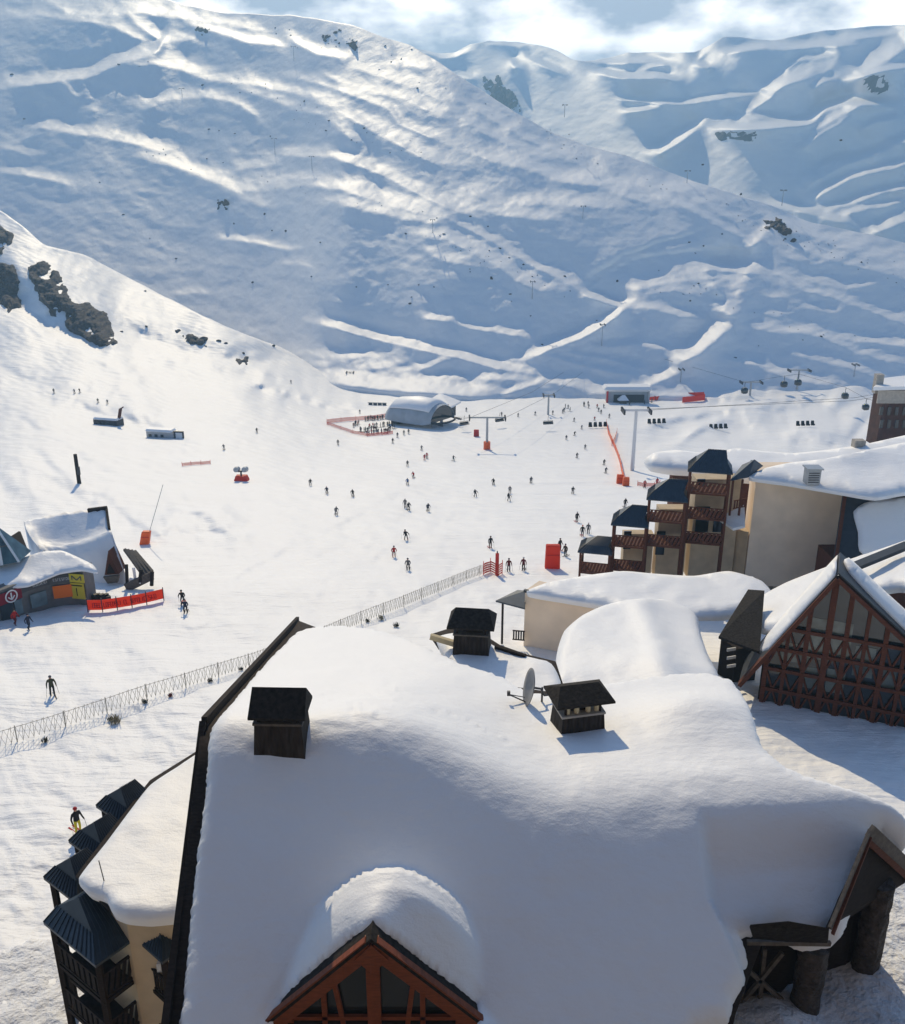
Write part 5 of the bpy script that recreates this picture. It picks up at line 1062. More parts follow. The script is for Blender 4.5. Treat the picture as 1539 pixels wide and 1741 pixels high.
# lattice snow fence along the piste edge
fn = [(-60, 1290), (0, 1272), (40, 1260), (85, 1246), (130, 1231), (175, 1216), (220, 1200), (265, 1185), (310, 1172), (355, 1157), (400, 1143), (430, 1134), (520, 1100), (610, 1062), (640, 1050), (680, 1035), (720, 1018), (760, 1002), (800, 985), (836, 972)]
fg = [G(*q) for q in fn]
fence = thing('snow_fence', fg[8], 'long pale crisscross snow fence along the edge of the piste', 'fence')
dn = []
for a, b in zip(fg[:-1], fg[1:]):
    k = max(1, int((b-a).length/0.34))
    dn += [a.lerp(b, i/k) for i in range(k)]
M['fence_net'] = mat('grey_fence_slats', (0.42, 0.39, 0.33), 0.8, noise=(2, .3))
mb = MB(); H = 1.35
for i in range(len(dn)-1):
    a, b = dn[i], dn[i+1]; z = rnd.uniform(-.06, .06)
    mb.bar(a+Vector((0, 0, .1)), b+Vector((0, 0, H+z)), .026, .02); mb.bar(b+Vector((0, .04, .1)), a+Vector((0, .04, H-z)), .026, .02)
    if i % 2 == 0: mb.bar(a+Vector((0, 0, .05)), a+Vector((0, .25, H*1.0)), .022, .02)
mb.build('lattice', M['fence_net'], fence)
mb = MB()
for a, b in zip(dn[:-1], dn[1:]): mb.bar(a+Vector((0, 0, H*.98)), b+Vector((0, 0, H*.98)), .03, .03)
mb.build('wire', M['fence_net'], fence)
for i in range(0, len(dn), 9):
    mb = MB(); mb.tube([dn[i]-Vector((0, 0, .5)), dn[i]+Vector((0, 0, H+.1))], .04, 6); mb.build('post', M['fence_net'], fence)
# things caught at the foot of the fence
def clump(px, py, s, label, m, seed, cat='bush', name='dry_shrub'):
    s = s*.5
    p = G(px, py); t = thing(name, p, label, cat); R = random.Random(seed); mb = MB()
    for k in range(60):
        a = R.uniform(0, 6.28); r = R.uniform(.05, .5)*s; q = p+Vector((r*math.cos(a), r*math.sin(a)*.6, R.uniform(0, .2)*s)); e = q+Vector((R.uniform(-.3, .3), R.uniform(-.2, .2), R.uniform(.3, .8)))*s
        mb.bar(q, e, .035*s, .035*s)
    mb.build('twigs', m, t)
M['twig'] = mat('dark_evergreen_twigs', (0.03, 0.035, 0.022), .8); M['twig_red'] = mat('reddish_cloth', (.16, .03, .03), .8); M['straw'] = mat('dry_straw', (.26, .23, .15), .9)
clump(77, 1262, 1.0, 'dark little shrub poking up at the fence, farthest left', M['twig'], 1); clump(188, 1226, .9, 'dark round shrub at the fence above the straw heap', M['twig'], 2); clump(247, 1196, .9, 'dark pointed shrub at the middle of the fence', M['twig'], 3)
clump(290, 1185, .9, 'dull red bundle caught on the snow fence', M['twig_red'], 4, 'bundle', 'red_bundle'); clump(357, 1160, .9, 'dark shrub at the fence near the dark roof edge', M['twig'], 5); clump(196, 1230, 1.7, 'flat heap of dry straw at the foot of the fence', M['straw'], 6, 'straw', 'straw_heap'); clump(410, 1140, .8, 'dark shrub at the fence right against the dark roof edge', M['twig'], 8)
clump(674, 1066, 1.1, 'black shrub at the fence above the snowy ridge of the big chalet', M['twig'], 7); clump(625, 1058, 1.0, 'low dark shrub at the fence just behind the big chalet ridge', M['twig'], 9); clump(648, 1054, 1.3, 'grey straw tuft by the fence behind the big chalet ridge', M['straw'], 10, 'straw', 'straw_heap')
net('safety_net', 'red net slanting up at the far end of the lattice snow fence', [G(822, 978), G(834, 972), G(846, 980), G(854, 976)], 1.6, M['red_net'])
mb = MB(); a = G(845, 978); t = thing('marker_post', a, 'thick dark red padded post at the far end of the lattice snow fence', 'post'); mb.tube([a, a+Vector((0, 0, 2.9))], .22, 8); mb.build('padding', M['red_pad'], t); mb = MB(); mb.tube([a+Vector((0, 0, 2.8)), a+Vector((0, 0, 3.2))], .08, 6); mb.build('mast', M['steel_dark'], t)
# poles and snow guns
def pole(px, py, top, label, m, r, name='pole', dx=0, extra=None):
    a = G(px, py); h = (py-top)*(a.y*CP-(a.z-CAMZ)*SP)/FOC/.93; t = thing(name, a, label, 'pole'); mb = MB(); mb.tube([a-Vector((0, 0, .5)), a+Vector((dx, 0, h))], [r, r*.85], 8); mb.build('mast', m, t); return t, a, h
t, a, h = pole(135, 822, 774, 'thick dark pole standing alone on the left piste', M['wood_dark'], .42)
mb = MB(); mb.box(a+Vector((.3, -.2, h*.45)), (.5, .4, 1.6)); mb.build('control_box', M['steel_dark'], t)
t, a, h = pole(246, 925, 826, 'thin leaning snow lance rising from an orange pad', M['steel'], .05, 'snow_lance', dx=3.6)
pad_at(246, 925, 2.0, 1.3, 'orange pad wrapped round the foot of the thin snow lance', M['orange_pad'], .9, .5)
p = G(411, 817); t = thing('snow_gun', p, 'snow gun on a red base in the middle of the left piste', 'snow gun')
mb = MB(); mb.hexa([p+Vector((a, b, 0)) for a, b in ((-1.5, -1), (1.5, -1), (1.5, 1), (-1.5, 1))], [p+Vector((a, b, 1.1)) for a, b in ((-1.1, -.8), (1.1, -.8), (1.1, .8), (-1.1, .8))]); mb.build('base', M['red_net'], t)
for sx in (-1, 1):
    mb = MB(); c = p+Vector((sx*.85, 0, 2.4)); mb.tube([c+Vector((0, .7, -.1)), c+Vector((0, -.8, .2))], [.65, .55], 12); mb.build('barrel', M['steel'], t)
mb = MB(); mb.bar(p+Vector((0, 0, 1)), p+Vector((0, 0, 2.2)), .3); mb.bar(p+Vector((-.9, 0, 2)), p+Vector((.9, 0, 2)), .25); mb.build('mount', M['steel_dark'], t)
# half-buried huts on the left slope
p = G(190, 722); k3 = p.y/FOC*1.05; t = thing('service_hut', p, 'half-buried hut with a dark window strip and a red mast, on the left slope', 'hut')
mb = MB(); mb.box(p+Vector((-6*k3, 4*k3, 3*k3)), (44*k3, 20*k3, 12*k3), -.25); mb.build('wall', M['steel_dark'], t)
mb = MB(); mb.box(p+Vector((-6*k3, 4*k3, 10*k3)), (46*k3, 22*k3, 5*k3), -.25); mb.build('roof_snow', M['snow_roof'], t, bevel=.5)
mb = MB(); mb.bar(p+Vector((12*k3, 0, 4*k3)), p+Vector((18*k3, 0, 27*k3)), 5*k3, 4*k3); mb.bar(p+Vector((18*k3, 0, 27*k3)), p+Vector((23*k3, 0, 30*k3)), 3*k3, 2*k3); mb.build('mast', M['wood_brown'], t)
for j in range(4):
    mb = MB(); mb.box(p+Vector((-20*k3+j*8*k3, -5.4*k3+1.6*k3*(-j*.9+1), 4*k3)), (5*k3, 1.2*k3, 4*k3), -.25); mb.build('window', M['glass'], t)
p = G(282, 744); t = thing('service_hut', p, 'small half-buried hut with a pale end wall, lower on the left slope', 'hut')
mb = MB(); mb.box(p+Vector((-6*k3, 4*k3, 4*k3)), (46*k3, 16*k3, 11*k3), -.2); mb.build('wall', M['steel'], t)
mb = MB(); mb.box(p+Vector((-8*k3, 4*k3, 11*k3)), (46*k3, 18*k3, 5*k3), -.2); mb.build('roof_snow', M['snow_roof'], t, bevel=.5)
mb = MB(); mb.box(p+Vector((22*k3, -4*k3, 5*k3)), (16*k3, 4*k3, 13*k3), -.2); mb.build('end_frame', M['steel_dark'], t); mb = MB(); mb.box(p+Vector((23*k3, -6.5*k3, 5*k3)), (11*k3, 1.2*k3, 9*k3), -.2); mb.build('end_panel', M['white_paint'], t)
for dx in (-24, -14, -4):
    mb = MB(); mb.box(p+Vector((dx*k3, -5.2*k3-dx*.2*k3, 4*k3)), (5*k3, 1.2*k3, 4*k3), -.2); mb.build('window', M['glass'], t)
# low dark barrier behind the station
p = G(640, 689); t = thing('barrier', p, 'low dark barrier on the slope just behind the barrel-roofed station', 'barrier'); k4 = p.y/FOC
for j in range(4):
    mb = MB(); mb.box(p+Vector((-10*k4+j*8*k4, 0, 2*k4)), (7*k4, 1*k4, 5*k4)); mb.build('panel', M['steel_dark'], t)
mb = MB(); mb.bar(p+Vector((-15*k4, 0, 5*k4)), p+Vector((18*k4, 0, 4*k4)), .3); mb.build('rail', M['steel'], t)
# gondola pylons and cabins at the right
def T_pylon(px, py, top, label, at):
    return pylon(px, py, top, 17, label, M['steel'], None, at=at, r=.5)
def at_m(px, py): 
    a, b = ground.at(px, py) if py > 652 else None, mountain.at(px, py)
    return a if a and a.y < b.y else b
def cabin(px, py, Y, label):
    p = P(px, py, Y); s = Y/FOC*5.5; t = thing('gondola_cabin', p, label, 'gondola', 'gondola cabins at the right'); mb = MB(); n = 12; vs = []; fs = []
    prof = [(0.45, -1.0), (.95, -.75), (1.05, 0), (.95, .6), (.5, .95)]
    for r, z in prof:
        for k in range(n): a = 2*math.pi*k/n; c, si = math.cos(a), math.sin(a); q = (abs(c)**4+abs(si)**4)**-.25; vs.append(p+Vector((r*s*c*q, r*s*si*q, z*s)))
    for i in range(4):
        for k in range(n): fs.append((i*n+k, i*n+(k+1) % n, (i+1)*n+(k+1) % n, (i+1)*n+k))
    fs += [tuple(range(n))[::-1], tuple(4*n+k for k in range(n))]; mb.add(vs, fs); mb.build('body', M['glass'], t, smooth=True)
    mb = MB(); mb.tube([p+Vector((0, 0, .9*s)), p+Vector((0, .3*s, 1.8*s)), p+Vector((0, 0, 2.6*s))], .1, 6); mb.build('hanger', M['steel_dark'], t)
    mb = MB(); mb.box(p+Vector((0, 0, .97*s)), (1.1*s, 1.0*s, .1*s)); mb.build('roof', M['steel'], t); return p+Vector((0, 0, 2.6*s))
g1, g2 = at_m(1275, 672), at_m(1355, 662)
T_pylon(1275, 672, 650, 'broad-headed gondola pylon right of the red netting', g1); T_pylon(1355, 662, 630, 'umbrella-shaped gondola pylon with two cabins beneath', g2)
tops = [cabin(px, py, Y, lab) for px, py, Y, lab in ((1266, 664, g1.y-6, 'dark round gondola cabin against the foot of the broad-headed pylon'), (1333, 653, g2.y-8, 'left one of two dark cabins under the umbrella-shaped pylon'), (1357, 650, g2.y-10, 'right one of two dark cabins under the umbrella-shaped pylon'), (1437, 673, 330, 'dark gondola cabin over the hummocks left of the red house'), (1472, 692, 290, 'dark gondola cabin low beside the red house'))]
rope('gondola_cable', 'thin gondola cable linking the dark cabins at the right', [tops[0]+Vector((-40, 60, 4))]+tops+[tops[-1]+Vector((30, -40, -2))], .06)
# ------------------------------------------------------------------ people
def person_mesh(kind, sub=1):
    """one continuous skinned body; local origin between the feet, facing -y (towards the camera)"""
    S = {'glide': dict(hip=(0, .10, .80), chest=(0, -.10, 1.22), neck=(0, -.17, 1.36), head=(0, -.22, 1.55), k=(.15, -.16, .47), a=(.15, .02, .08), t=(.15, -.16, .03), el=(.34, -.22, 1.02), ha=(.27, -.48, .98)),
         'stand': dict(hip=(0, .02, .92), chest=(0, 0, 1.36), neck=(0, -.01, 1.50), head=(0, -.03, 1.67), k=(.13, -.03, .50), a=(.14, .03, .08), t=(.14, -.15, .03), el=(.33, .02, 1.10), ha=(.36, -.16, .88)),
         'turn': dict(hip=(.06, .10, .78), chest=(-.04, -.08, 1.22), neck=(-.05, -.14, 1.36), head=(-.07, -.18, 1.54), k=(.22, -.12, .45), a=(.30, .04, .08), t=(.26, -.14, .03), el=(.42, -.12, 1.06), ha=(.52, -.36, .92)),
         'walk': dict(hip=(0, .0, .92), chest=(0, -.04, 1.36), neck=(0, -.06, 1.50), head=(0, -.09, 1.67), k=(.11, -.18, .50), a=(.11, .0, .10), t=(.11, -.18, .05), el=(.31, .10, 1.12), ha=(.30, .02, .86))}[kind]
    v, e, r = [], [], []
    def add(p, rad, link=None):
        v.append(p); r.append(rad)
        if link is not None: e.append((link, len(v)-1))
        return len(v)-1
    h = Vector(S['hip']); c = Vector(S['chest'])
    i0 = add(h, (.17, .13)); i1 = add(h.lerp(c, .5), (.16, .12), i0); i2 = add(c, (.20, .13), i1); i3 = add(S['neck'], (.075, .075), i2); i4 = add(S['head'], (.115, .125), i3); add(Vector(S['head'])+Vector((0, -.0, .10)), (.08, .09), i4)
    for s in (-1, 1):
        f = lambda q, dy=0: Vector((q[0]*s if kind != 'turn' else (q[0]*s if s > 0 else -q[0]*.55), q[1]+dy, q[2]))
        st = (.32 if s > 0 else -.02) if kind == 'walk' else 0
        a = add(h+Vector((s*.11, 0, -.06)), (.11, .11), i0); a = add(f(S['k'], st*.5), (.078, .08), a); b = add(f(S['a'], st), (.06, .065), a); add(f(S['t'], st), (.05, .045), b)
        a = add(c+Vector((s*.22, 0, .05)), (.085, .085), i2); a = add(f(S['el'], -st*.6), (.06, .06), a); b = add(f(S['ha'], -st), (.045, .045), a); add(f(S['ha'], -st)+Vector((0, -.09, -.02)), (.035, .03), b)
    me = bpy.data.meshes.new('tmp'); me.from_pydata([tuple(q) for q in v], e, []); o = bpy.data.objects.new('tmp', me); C.objects.link(o)
    sk = o.modifiers.new('s', 'SKIN')
    for i, q in enumerate(r): me.skin_vertices[0].data[i].radius = q
    me.skin_vertices[0].data[0].use_root = True
    ss = o.modifiers.new('ss', 'SUBSURF'); ss.levels = sub; ss.render_levels = sub
    dg = bpy.context.evaluated_depsgraph_get(); out = bpy.data.meshes.new_from_object(o.evaluated_get(dg)); bpy.data.objects.remove(o); bpy.data.meshes.remove(me)
    hd = Vector(S['head']); hz = S['hip'][2]; out.materials.clear()
    for k in range(4): out.materials.append(M['black'])
    for p in out.polygons:
        q = p.center; arm = abs(q.x) > .2 and q.z > .82
        p.material_index = 0 if (q.z < hz-.02 and not arm) else 1
        if (q-hd).length < .17 and q.z > hd.z-.10: p.material_index = 2 if q.z > hd.z+.015 or q.y > hd.y+.02 else 3
        if q.z < .10: p.material_index = 2
        p.use_smooth = True
    return out, S
SKIN = mat('skin', (.48, .28, .20), .6)
def ski_shape(mb, x, skew=0.0, m=0):
    mb.cur = m; pts = [(-.85, .03), (-.4, .03), (.5, .03), (.78, .05), (.92, .12)]
    for (y0, z0), (y1, z1) in zip(pts[:-1], pts[1:]): mb.bar((x+skew*y0, -y0, z0), (x+skew*y1, -y1, z1), .10, .025)
BODY = {k: person_mesh(k, 1) for k in ('glide', 'stand', 'turn', 'walk')}
def mesh_of(build):
    mb = MB(); build(mb); o = mb.build('tmp', [M['black'], M['steel_dark']]); me = o.data; bpy.data.objects.remove(o); return me
SKI = {k: [mesh_of(lambda mb, s=s: ski_shape(mb, {'turn': (.30 if s > 0 else -.165)}.get(k, .15*s), {'glide': .0, 'stand': .03*s, 'turn': .06, 'walk': 0}[k])) for s in (-1, 1)] for k in BODY}
def pole_shape(mb, k, s):
    h = BODY[k][1]['ha']; x = h[0]*s; p = Vector((x, h[1], h[2])); mb.tube([p+Vector((0, -.05, .12)), p+Vector((.12*s, .55 if k != 'stand' else -.02, -h[2]+.08))], .012, 5)
POLE = {k: [mesh_of(lambda mb, s=s: pole_shape(mb, k, s)) for s in (-1, 1)] for k in BODY}
def helmet_shape(mb, k):
    c = Vector(BODY[k][1]['head'])+Vector((0, .015, .055)); n = 12; vs = []; fs = []
    for i in range(6):
        t = math.pi/2*i/5*1.0
        for j in range(n): a = 2*math.pi*j/n; vs.append(c+Vector((.128*math.cos(t)*math.cos(a), .14*math.cos(t)*math.sin(a), .125*math.sin(t)-.01)))
    for i in range(5):
        for j in range(n): fs.append((i*n+j, i*n+(j+1) % n, (i+1)*n+(j+1) % n, (i+1)*n+j))
    mb.add(vs, fs)
HELM = {k: mesh_of(lambda mb: helmet_shape(mb, k)) for k in BODY}
def joined(k, skis=True):               # body with skis as one mesh, for people too far away to show parts
    bm = bmesh.new(); bm.from_mesh(BODY[k][0])
    if skis:
        n0 = len(bm.faces)
        for q in SKI[k]+POLE[k]: bm.from_mesh(q)
        bm.faces.ensure_lookup_table()
        for f in bm.faces[n0:]: f.material_index = 3
    me = bpy.data.meshes.new('person'); bm.to_mesh(me); bm.free()
    for q in range(4): me.materials.append(M['black'])
    return me
FAR = {k: joined(k) for k in BODY}; FARW = joined('walk', False)
COL = {}
def cloth(name, c): COL[name] = mat('cloth_'+name, c, .75)
for n_, c in (('black', (.012, .012, .014)), ('navy', (.015, .022, .05)), ('red', (.42, .02, .02)), ('olive', (.05, .055, .03)), ('grey', (.12, .12, .125)), ('blue', (.03, .10, .28)), ('yellow', (.62, .55, .03)), ('orange', (.6, .12, .02)), ('brown', (.06, .035, .02)), ('maroon', (.12, .015, .02)), ('white', (.6, .6, .6)), ('teal', (.02, .12, .13))): cloth(n_, c)
def paint(o, cols):
    for i, m in enumerate(cols):
        if i < len(o.material_slots): o.material_slots[i].link = 'OBJECT'; o.material_slots[i].material = m
def person(px, py, kind, jacket, trousers, label, rz=0.0, near=False, group=None, skis=True, head='black', at=None, s=1.0):
    p = at or ground.at(px, py); cols = [COL[trousers], COL[jacket], COL[head], SKIN]
    if near:
        t = thing('person', p, label, 'person', group); t.rotation_euler.z = rz; t.scale = (s, s, s)
        def ch(nm, me, cl):
            o = bpy.data.objects.new(nm, me); C.objects.link(o); o.parent = t; paint(o, cl); return o
        ch('body', BODY[kind][0], cols); ch('helmet', HELM[kind], [COL[head], COL[head]])
        if skis:
            for q in SKI[kind]: ch('ski', q, [COL['red' if jacket in ('red', 'black') else 'black']]*2)
            for q in POLE[kind]: ch('ski_pole', q, [M['steel_dark']]*2)
        return t
    o = bpy.data.objects.new('person', FAR[kind] if skis else FARW); C.objects.link(o); o.location = p; o.rotation_euler.z = rz; o.scale = (s, s, s)
    paint(o, [COL[trousers], COL[jacket], COL[head], COL['black']]); return tag(o, label, 'person', group)
GR = 'skiers on the piste'
PPL = [
 (90, 1182, 'stand', 'olive', 'black', 'skier in olive jacket standing alone above the lattice snow fence', .6, 1),
 (134, 1415, 'stand', 'black', 'yellow', 'skier in black jacket and bright yellow trousers beside the timber balconies', .8, 1),
 (311, 1026, 'glide', 'black', 'grey', 'upper skier of the pair gliding right of the orange banner', .3, 1), (316, 1042, 'glide', 'navy', 'black', 'lower skier of the pair gliding right of the orange banner', .2, 1),
 (27, 1063, 'walk', 'red', 'maroon', 'person in red clothes walking past the red shop sign', 1.4, 2), (50, 1071, 'walk', 'navy', 'navy', 'person in navy clothes walking in the shade before the ski shop', 1.2, 2),
 (670, 947, 'glide', 'red', 'maroon', 'skier in a red suit in the middle of the piste, above the snowy ridge', .1, 1), (694, 969, 'glide', 'grey', 'black', 'nearest skier in grey above the snowy ridge of the big chalet', .1, 1), (690, 918, 'turn', 'black', 'black', 'skier in black turning a little above the one in a red suit', -.2, 1),
 (834, 932, 'stand', 'black', 'brown', 'skier in black standing just above the dark red padded post', .5, 1), (865, 972, 'stand', 'maroon', 'grey', 'left skier of the pair with maroon jackets beyond the dark red post', .2, 1), (890, 970, 'stand', 'maroon', 'black', 'right skier of the pair with maroon jackets beyond the dark red post', -.3, 1),
 (952, 936, 'stand', 'black', 'black', 'left one of two people in black behind the big red mattress', .4, 1), (961, 946, 'stand', 'brown', 'black', 'right one of two people behind the big red mattress, in a brown jacket', -.6, 1),
 (981, 888, 'stand', 'black', 'black', 'tall dark figure farther up behind the balcony building corner', .4, 1), (990, 912, 'stand', 'black', 'navy', 'dark figure with trousers in navy close to the lowest balcony roof', .2, 1), (1000, 908, 'stand', 'grey', 'black', 'person in grey jacket just left of the balcony roofs', -.4, 1),
 (528, 826, 'glide', 'black', 'grey', 'leftmost of three skiers abreast on the left half of the piste', .1, 0), (556, 840, 'glide', 'navy', 'black', 'middle one of three skiers abreast on the left half of the piste', .1, 0), (600, 845, 'glide', 'black', 'black', 'rightmost of three skiers abreast on the left half of the piste', .0, 0), (572, 876, 'glide', 'grey', 'navy', 'skier just below the three abreast on the left half', .2, 0), (575, 757, 'stand', 'black', 'black', 'lone dark skier below the front red queue net', 0, 0),
 (693, 793, 'glide', 'black', 'black', 'skier in black under the pair with red jackets', .2, 0), (703, 813, 'glide', 'red', 'black', 'skier in red jacket just right of one in blue', -.3, 0), (693, 825, 'glide', 'blue', 'black', 'skier in blue jacket left of one in a red jacket', .1, 0), (722, 783, 'stand', 'red', 'red', 'left one of two close skiers with red jackets below the station', .2, 0), (726, 780, 'stand', 'red', 'black', 'right one of two close skiers with red jackets below the station', -.2, 0), (717, 766, 'glide', 'grey', 'black', 'skier in grey just above the pair with red jackets', .2, 0), (771, 784, 'turn', 'black', 'teal', 'skier with teal trousers turning left of the orange-footed pylon', .4, 0),
 (689, 864, 'stand', 'grey', 'grey', 'pale grey skier of a pair in the middle of the piste', .1, 0), (695, 868, 'glide', 'black', 'black', 'black-clad skier of a pair in the middle of the piste', .1, 0), (728, 870, 'glide', 'navy', 'black', 'skier in navy right of the mid-piste pair', .0, 0), (808, 845, 'turn', 'black', 'grey', 'skier with spread legs left of three skiers on the right half', .3, 0), (839, 825, 'glide', 'black', 'black', 'uppermost of the three skiers on the right half of the piste', -.1, 0), (867, 839, 'glide', 'grey', 'black', 'skier in grey, upper of two one behind the other on the right half', .1, 0), (865, 852, 'turn', 'black', 'black', 'skier in black, lower of two one behind the other on the right half', .1, 0), (903, 822, 'glide', 'navy', 'black', 'skier in navy right of the three on the right half', .1, 0), (974, 840, 'glide', 'black', 'grey', 'skier left of the near end of the orange net line', .0, 0), (1063, 863, 'stand', 'black', 'navy', 'skier right below the near end of the orange net line', .2, 0),
 (1027, 791, 'glide', 'black', 'brown', 'upper of two skiers hugging the orange net line', .0, 0), (1030, 805, 'glide', 'navy', 'black', 'lower of two skiers hugging the orange net line', .2, 0), (981, 779, 'glide', 'black', 'black', 'skier in black left of the two hugging the orange net', .1, 0), (995, 764, 'glide', 'grey', 'black', 'skier in grey above the two hugging the orange net', .1, 0), (963, 748, 'glide', 'navy', 'black', 'skier in navy below the wide lift chair over the piste', .1, 0), (977, 741, 'glide', 'black', 'black', 'skier in black right below the wide lift chair', .1, 0), (989, 730, 'glide', 'grey', 'grey', 'skier in grey between the wide lift chair and orange net', .1, 0), (976, 717, 'glide', 'black', 'navy', 'skier uphill of the wide lift chair', .2, 0),
 (668, 754, 'stand', 'black', 'grey', 'skier leaving the queue toward the lower left', .2, 0), (676, 744, 'stand', 'navy', 'black', 'left of three skiers in front of the station base', .3, 0), (687, 740, 'stand', 'grey', 'teal', 'middle of three skiers in front of the station base', .1, 0), (695, 738, 'stand', 'brown', 'black', 'right of three skiers in front of the station base', .3, 0),
 (793, 700, 'stand', 'black', 'black', 'pair-high dark figure behind the orange-footed pylon arm', .1, 0), (853, 708, 'stand', 'black', 'navy', 'person right of the orange-footed pylon top', .1, 0), (881, 709, 'glide', 'grey', 'black', 'person farther right of the orange-footed pylon top', .1, 0), (910, 706, 'glide', 'black', 'black', 'person left of the twin-armed pylon foot', .1, 0), (940, 705, 'stand', 'black', 'black', 'person against the right foot of the twin-armed pylon', .1, 0), (957, 703, 'stand', 'navy', 'black', 'person a step right of the twin-armed pylon', .1, 0), (966, 695, 'stand', 'grey', 'black', 'person upslope right of the twin-armed pylon', .1, 0), (993, 690, 'stand', 'black', 'black', 'left one of two small figures before the flat-roofed station', .1, 0), (1000, 689, 'stand', 'brown', 'black', 'right one of two small figures before the flat-roofed station', .1, 0), (1018, 700, 'stand', 'black', 'navy', 'dark figure lifting poles near the flat-roofed station', .1, 0), (1011, 715, 'glide', 'red', 'black', 'skier in red near the far end of the orange net', .1, 0), (1022, 704, 'stand', 'black', 'black', 'person above the far end of the orange net', .1, 0), (1036, 711, 'stand', 'grey', 'black', 'person in grey right at the far end of the orange net', .1, 0),
 (437, 736, 'glide', 'black', 'black', 'lone skier on the wide left piste below the slope', .1, 0), (495, 652, 'glide', 'grey', 'black', 'lone skier on the slope foot left of the slim pylon', .1, 0), (619, 655, 'glide', 'black', 'black', 'skier right of the slim pylon', .1, 0), (92, 669, 'stand', 'black', 'black', 'lone skier high on the left slope', .1, 0), (127, 669, 'glide', 'grey', 'brown', 'left of two skiers side by side on the left slope', .1, 0), (136, 668, 'glide', 'brown', 'brown', 'right of two skiers side by side on the left slope', .1, 0), (167, 685, 'glide', 'olive', 'black', 'left skier just above the hut with a red mast', .1, 0), (183, 687, 'glide', 'grey', 'olive', 'right skier just above the hut with a red mast', .1, 0), (381, 765, 'glide', 'grey', 'grey', 'lone grey skier above the snow gun', .1, 0),
 (695, 655, 'glide', 'black', 'black', 'skier on the slope above the control cabin', .1, 0), (716, 660, 'glide', 'navy', 'black', 'skier in navy on the slope right of the control cabin', .1, 0), (612, 703, 'glide', 'black', 'black', 'skier upslope of the back red queue net', .1, 0), (759, 672, 'stand', 'black', 'black', 'standing dark figure on the slope right of the station', .1, 0),
 (1096, 830, 'stand', 'red', 'black', 'person in red just left of the highest balcony roof', .1, 0), (1117, 826, 'stand', 'red', 'black', 'person in red beside the low red net at the balcony roof', .2, 0)]
for (px, py, k, j, tr, lab, rz, near) in PPL:
    person(px, py, k, j, tr, lab, rz + rnd.uniform(-.25, .25), near > 0, GR if near == 0 else None, skis=near < 2, head=rnd.choice(['black', 'black', 'grey', 'navy', 'red', 'white']))
R = random.Random(12); n = 0
for (x0, y0, x1, y1, cnt, sp_) in ((620, 716, 676, 711, 20, 2.0), (610, 735, 640, 733, 9, 3), (600, 726, 612, 722, 5, 3), (622, 740, 660, 736, 9, 2), (654, 738, 672, 728, 6, 3), (628, 728, 668, 724, 10, 2)):
    for i in range(cnt):
        t = (i+R.uniform(.1, .9))/cnt; person(x0+(x1-x0)*t, y0+(y1-y0)*t+R.uniform(-sp_, sp_)*.6, 'stand', R.choice(['black', 'black', 'navy', 'maroon', 'brown', 'grey', 'red', 'olive']), R.choice(['black', 'black', 'navy', 'brown']), 'skier in winter clothes waiting in the red-netted lift queue', R.uniform(0, 6.28), False, 'skiers waiting in the lift queue')
for i in range(16):
    px = R.choice([R.uniform(938, 1030), R.uniform(1040, 1130)]); person(px, 700-(px-930)*.10+R.uniform(-4, 5), 'stand', R.choice(['black', 'navy', 'red', 'grey']), 'black', 'small dark figure among the crowd before the flat-roofed station', R.uniform(0, 6.28), False, 'crowd at the far end of the piste')
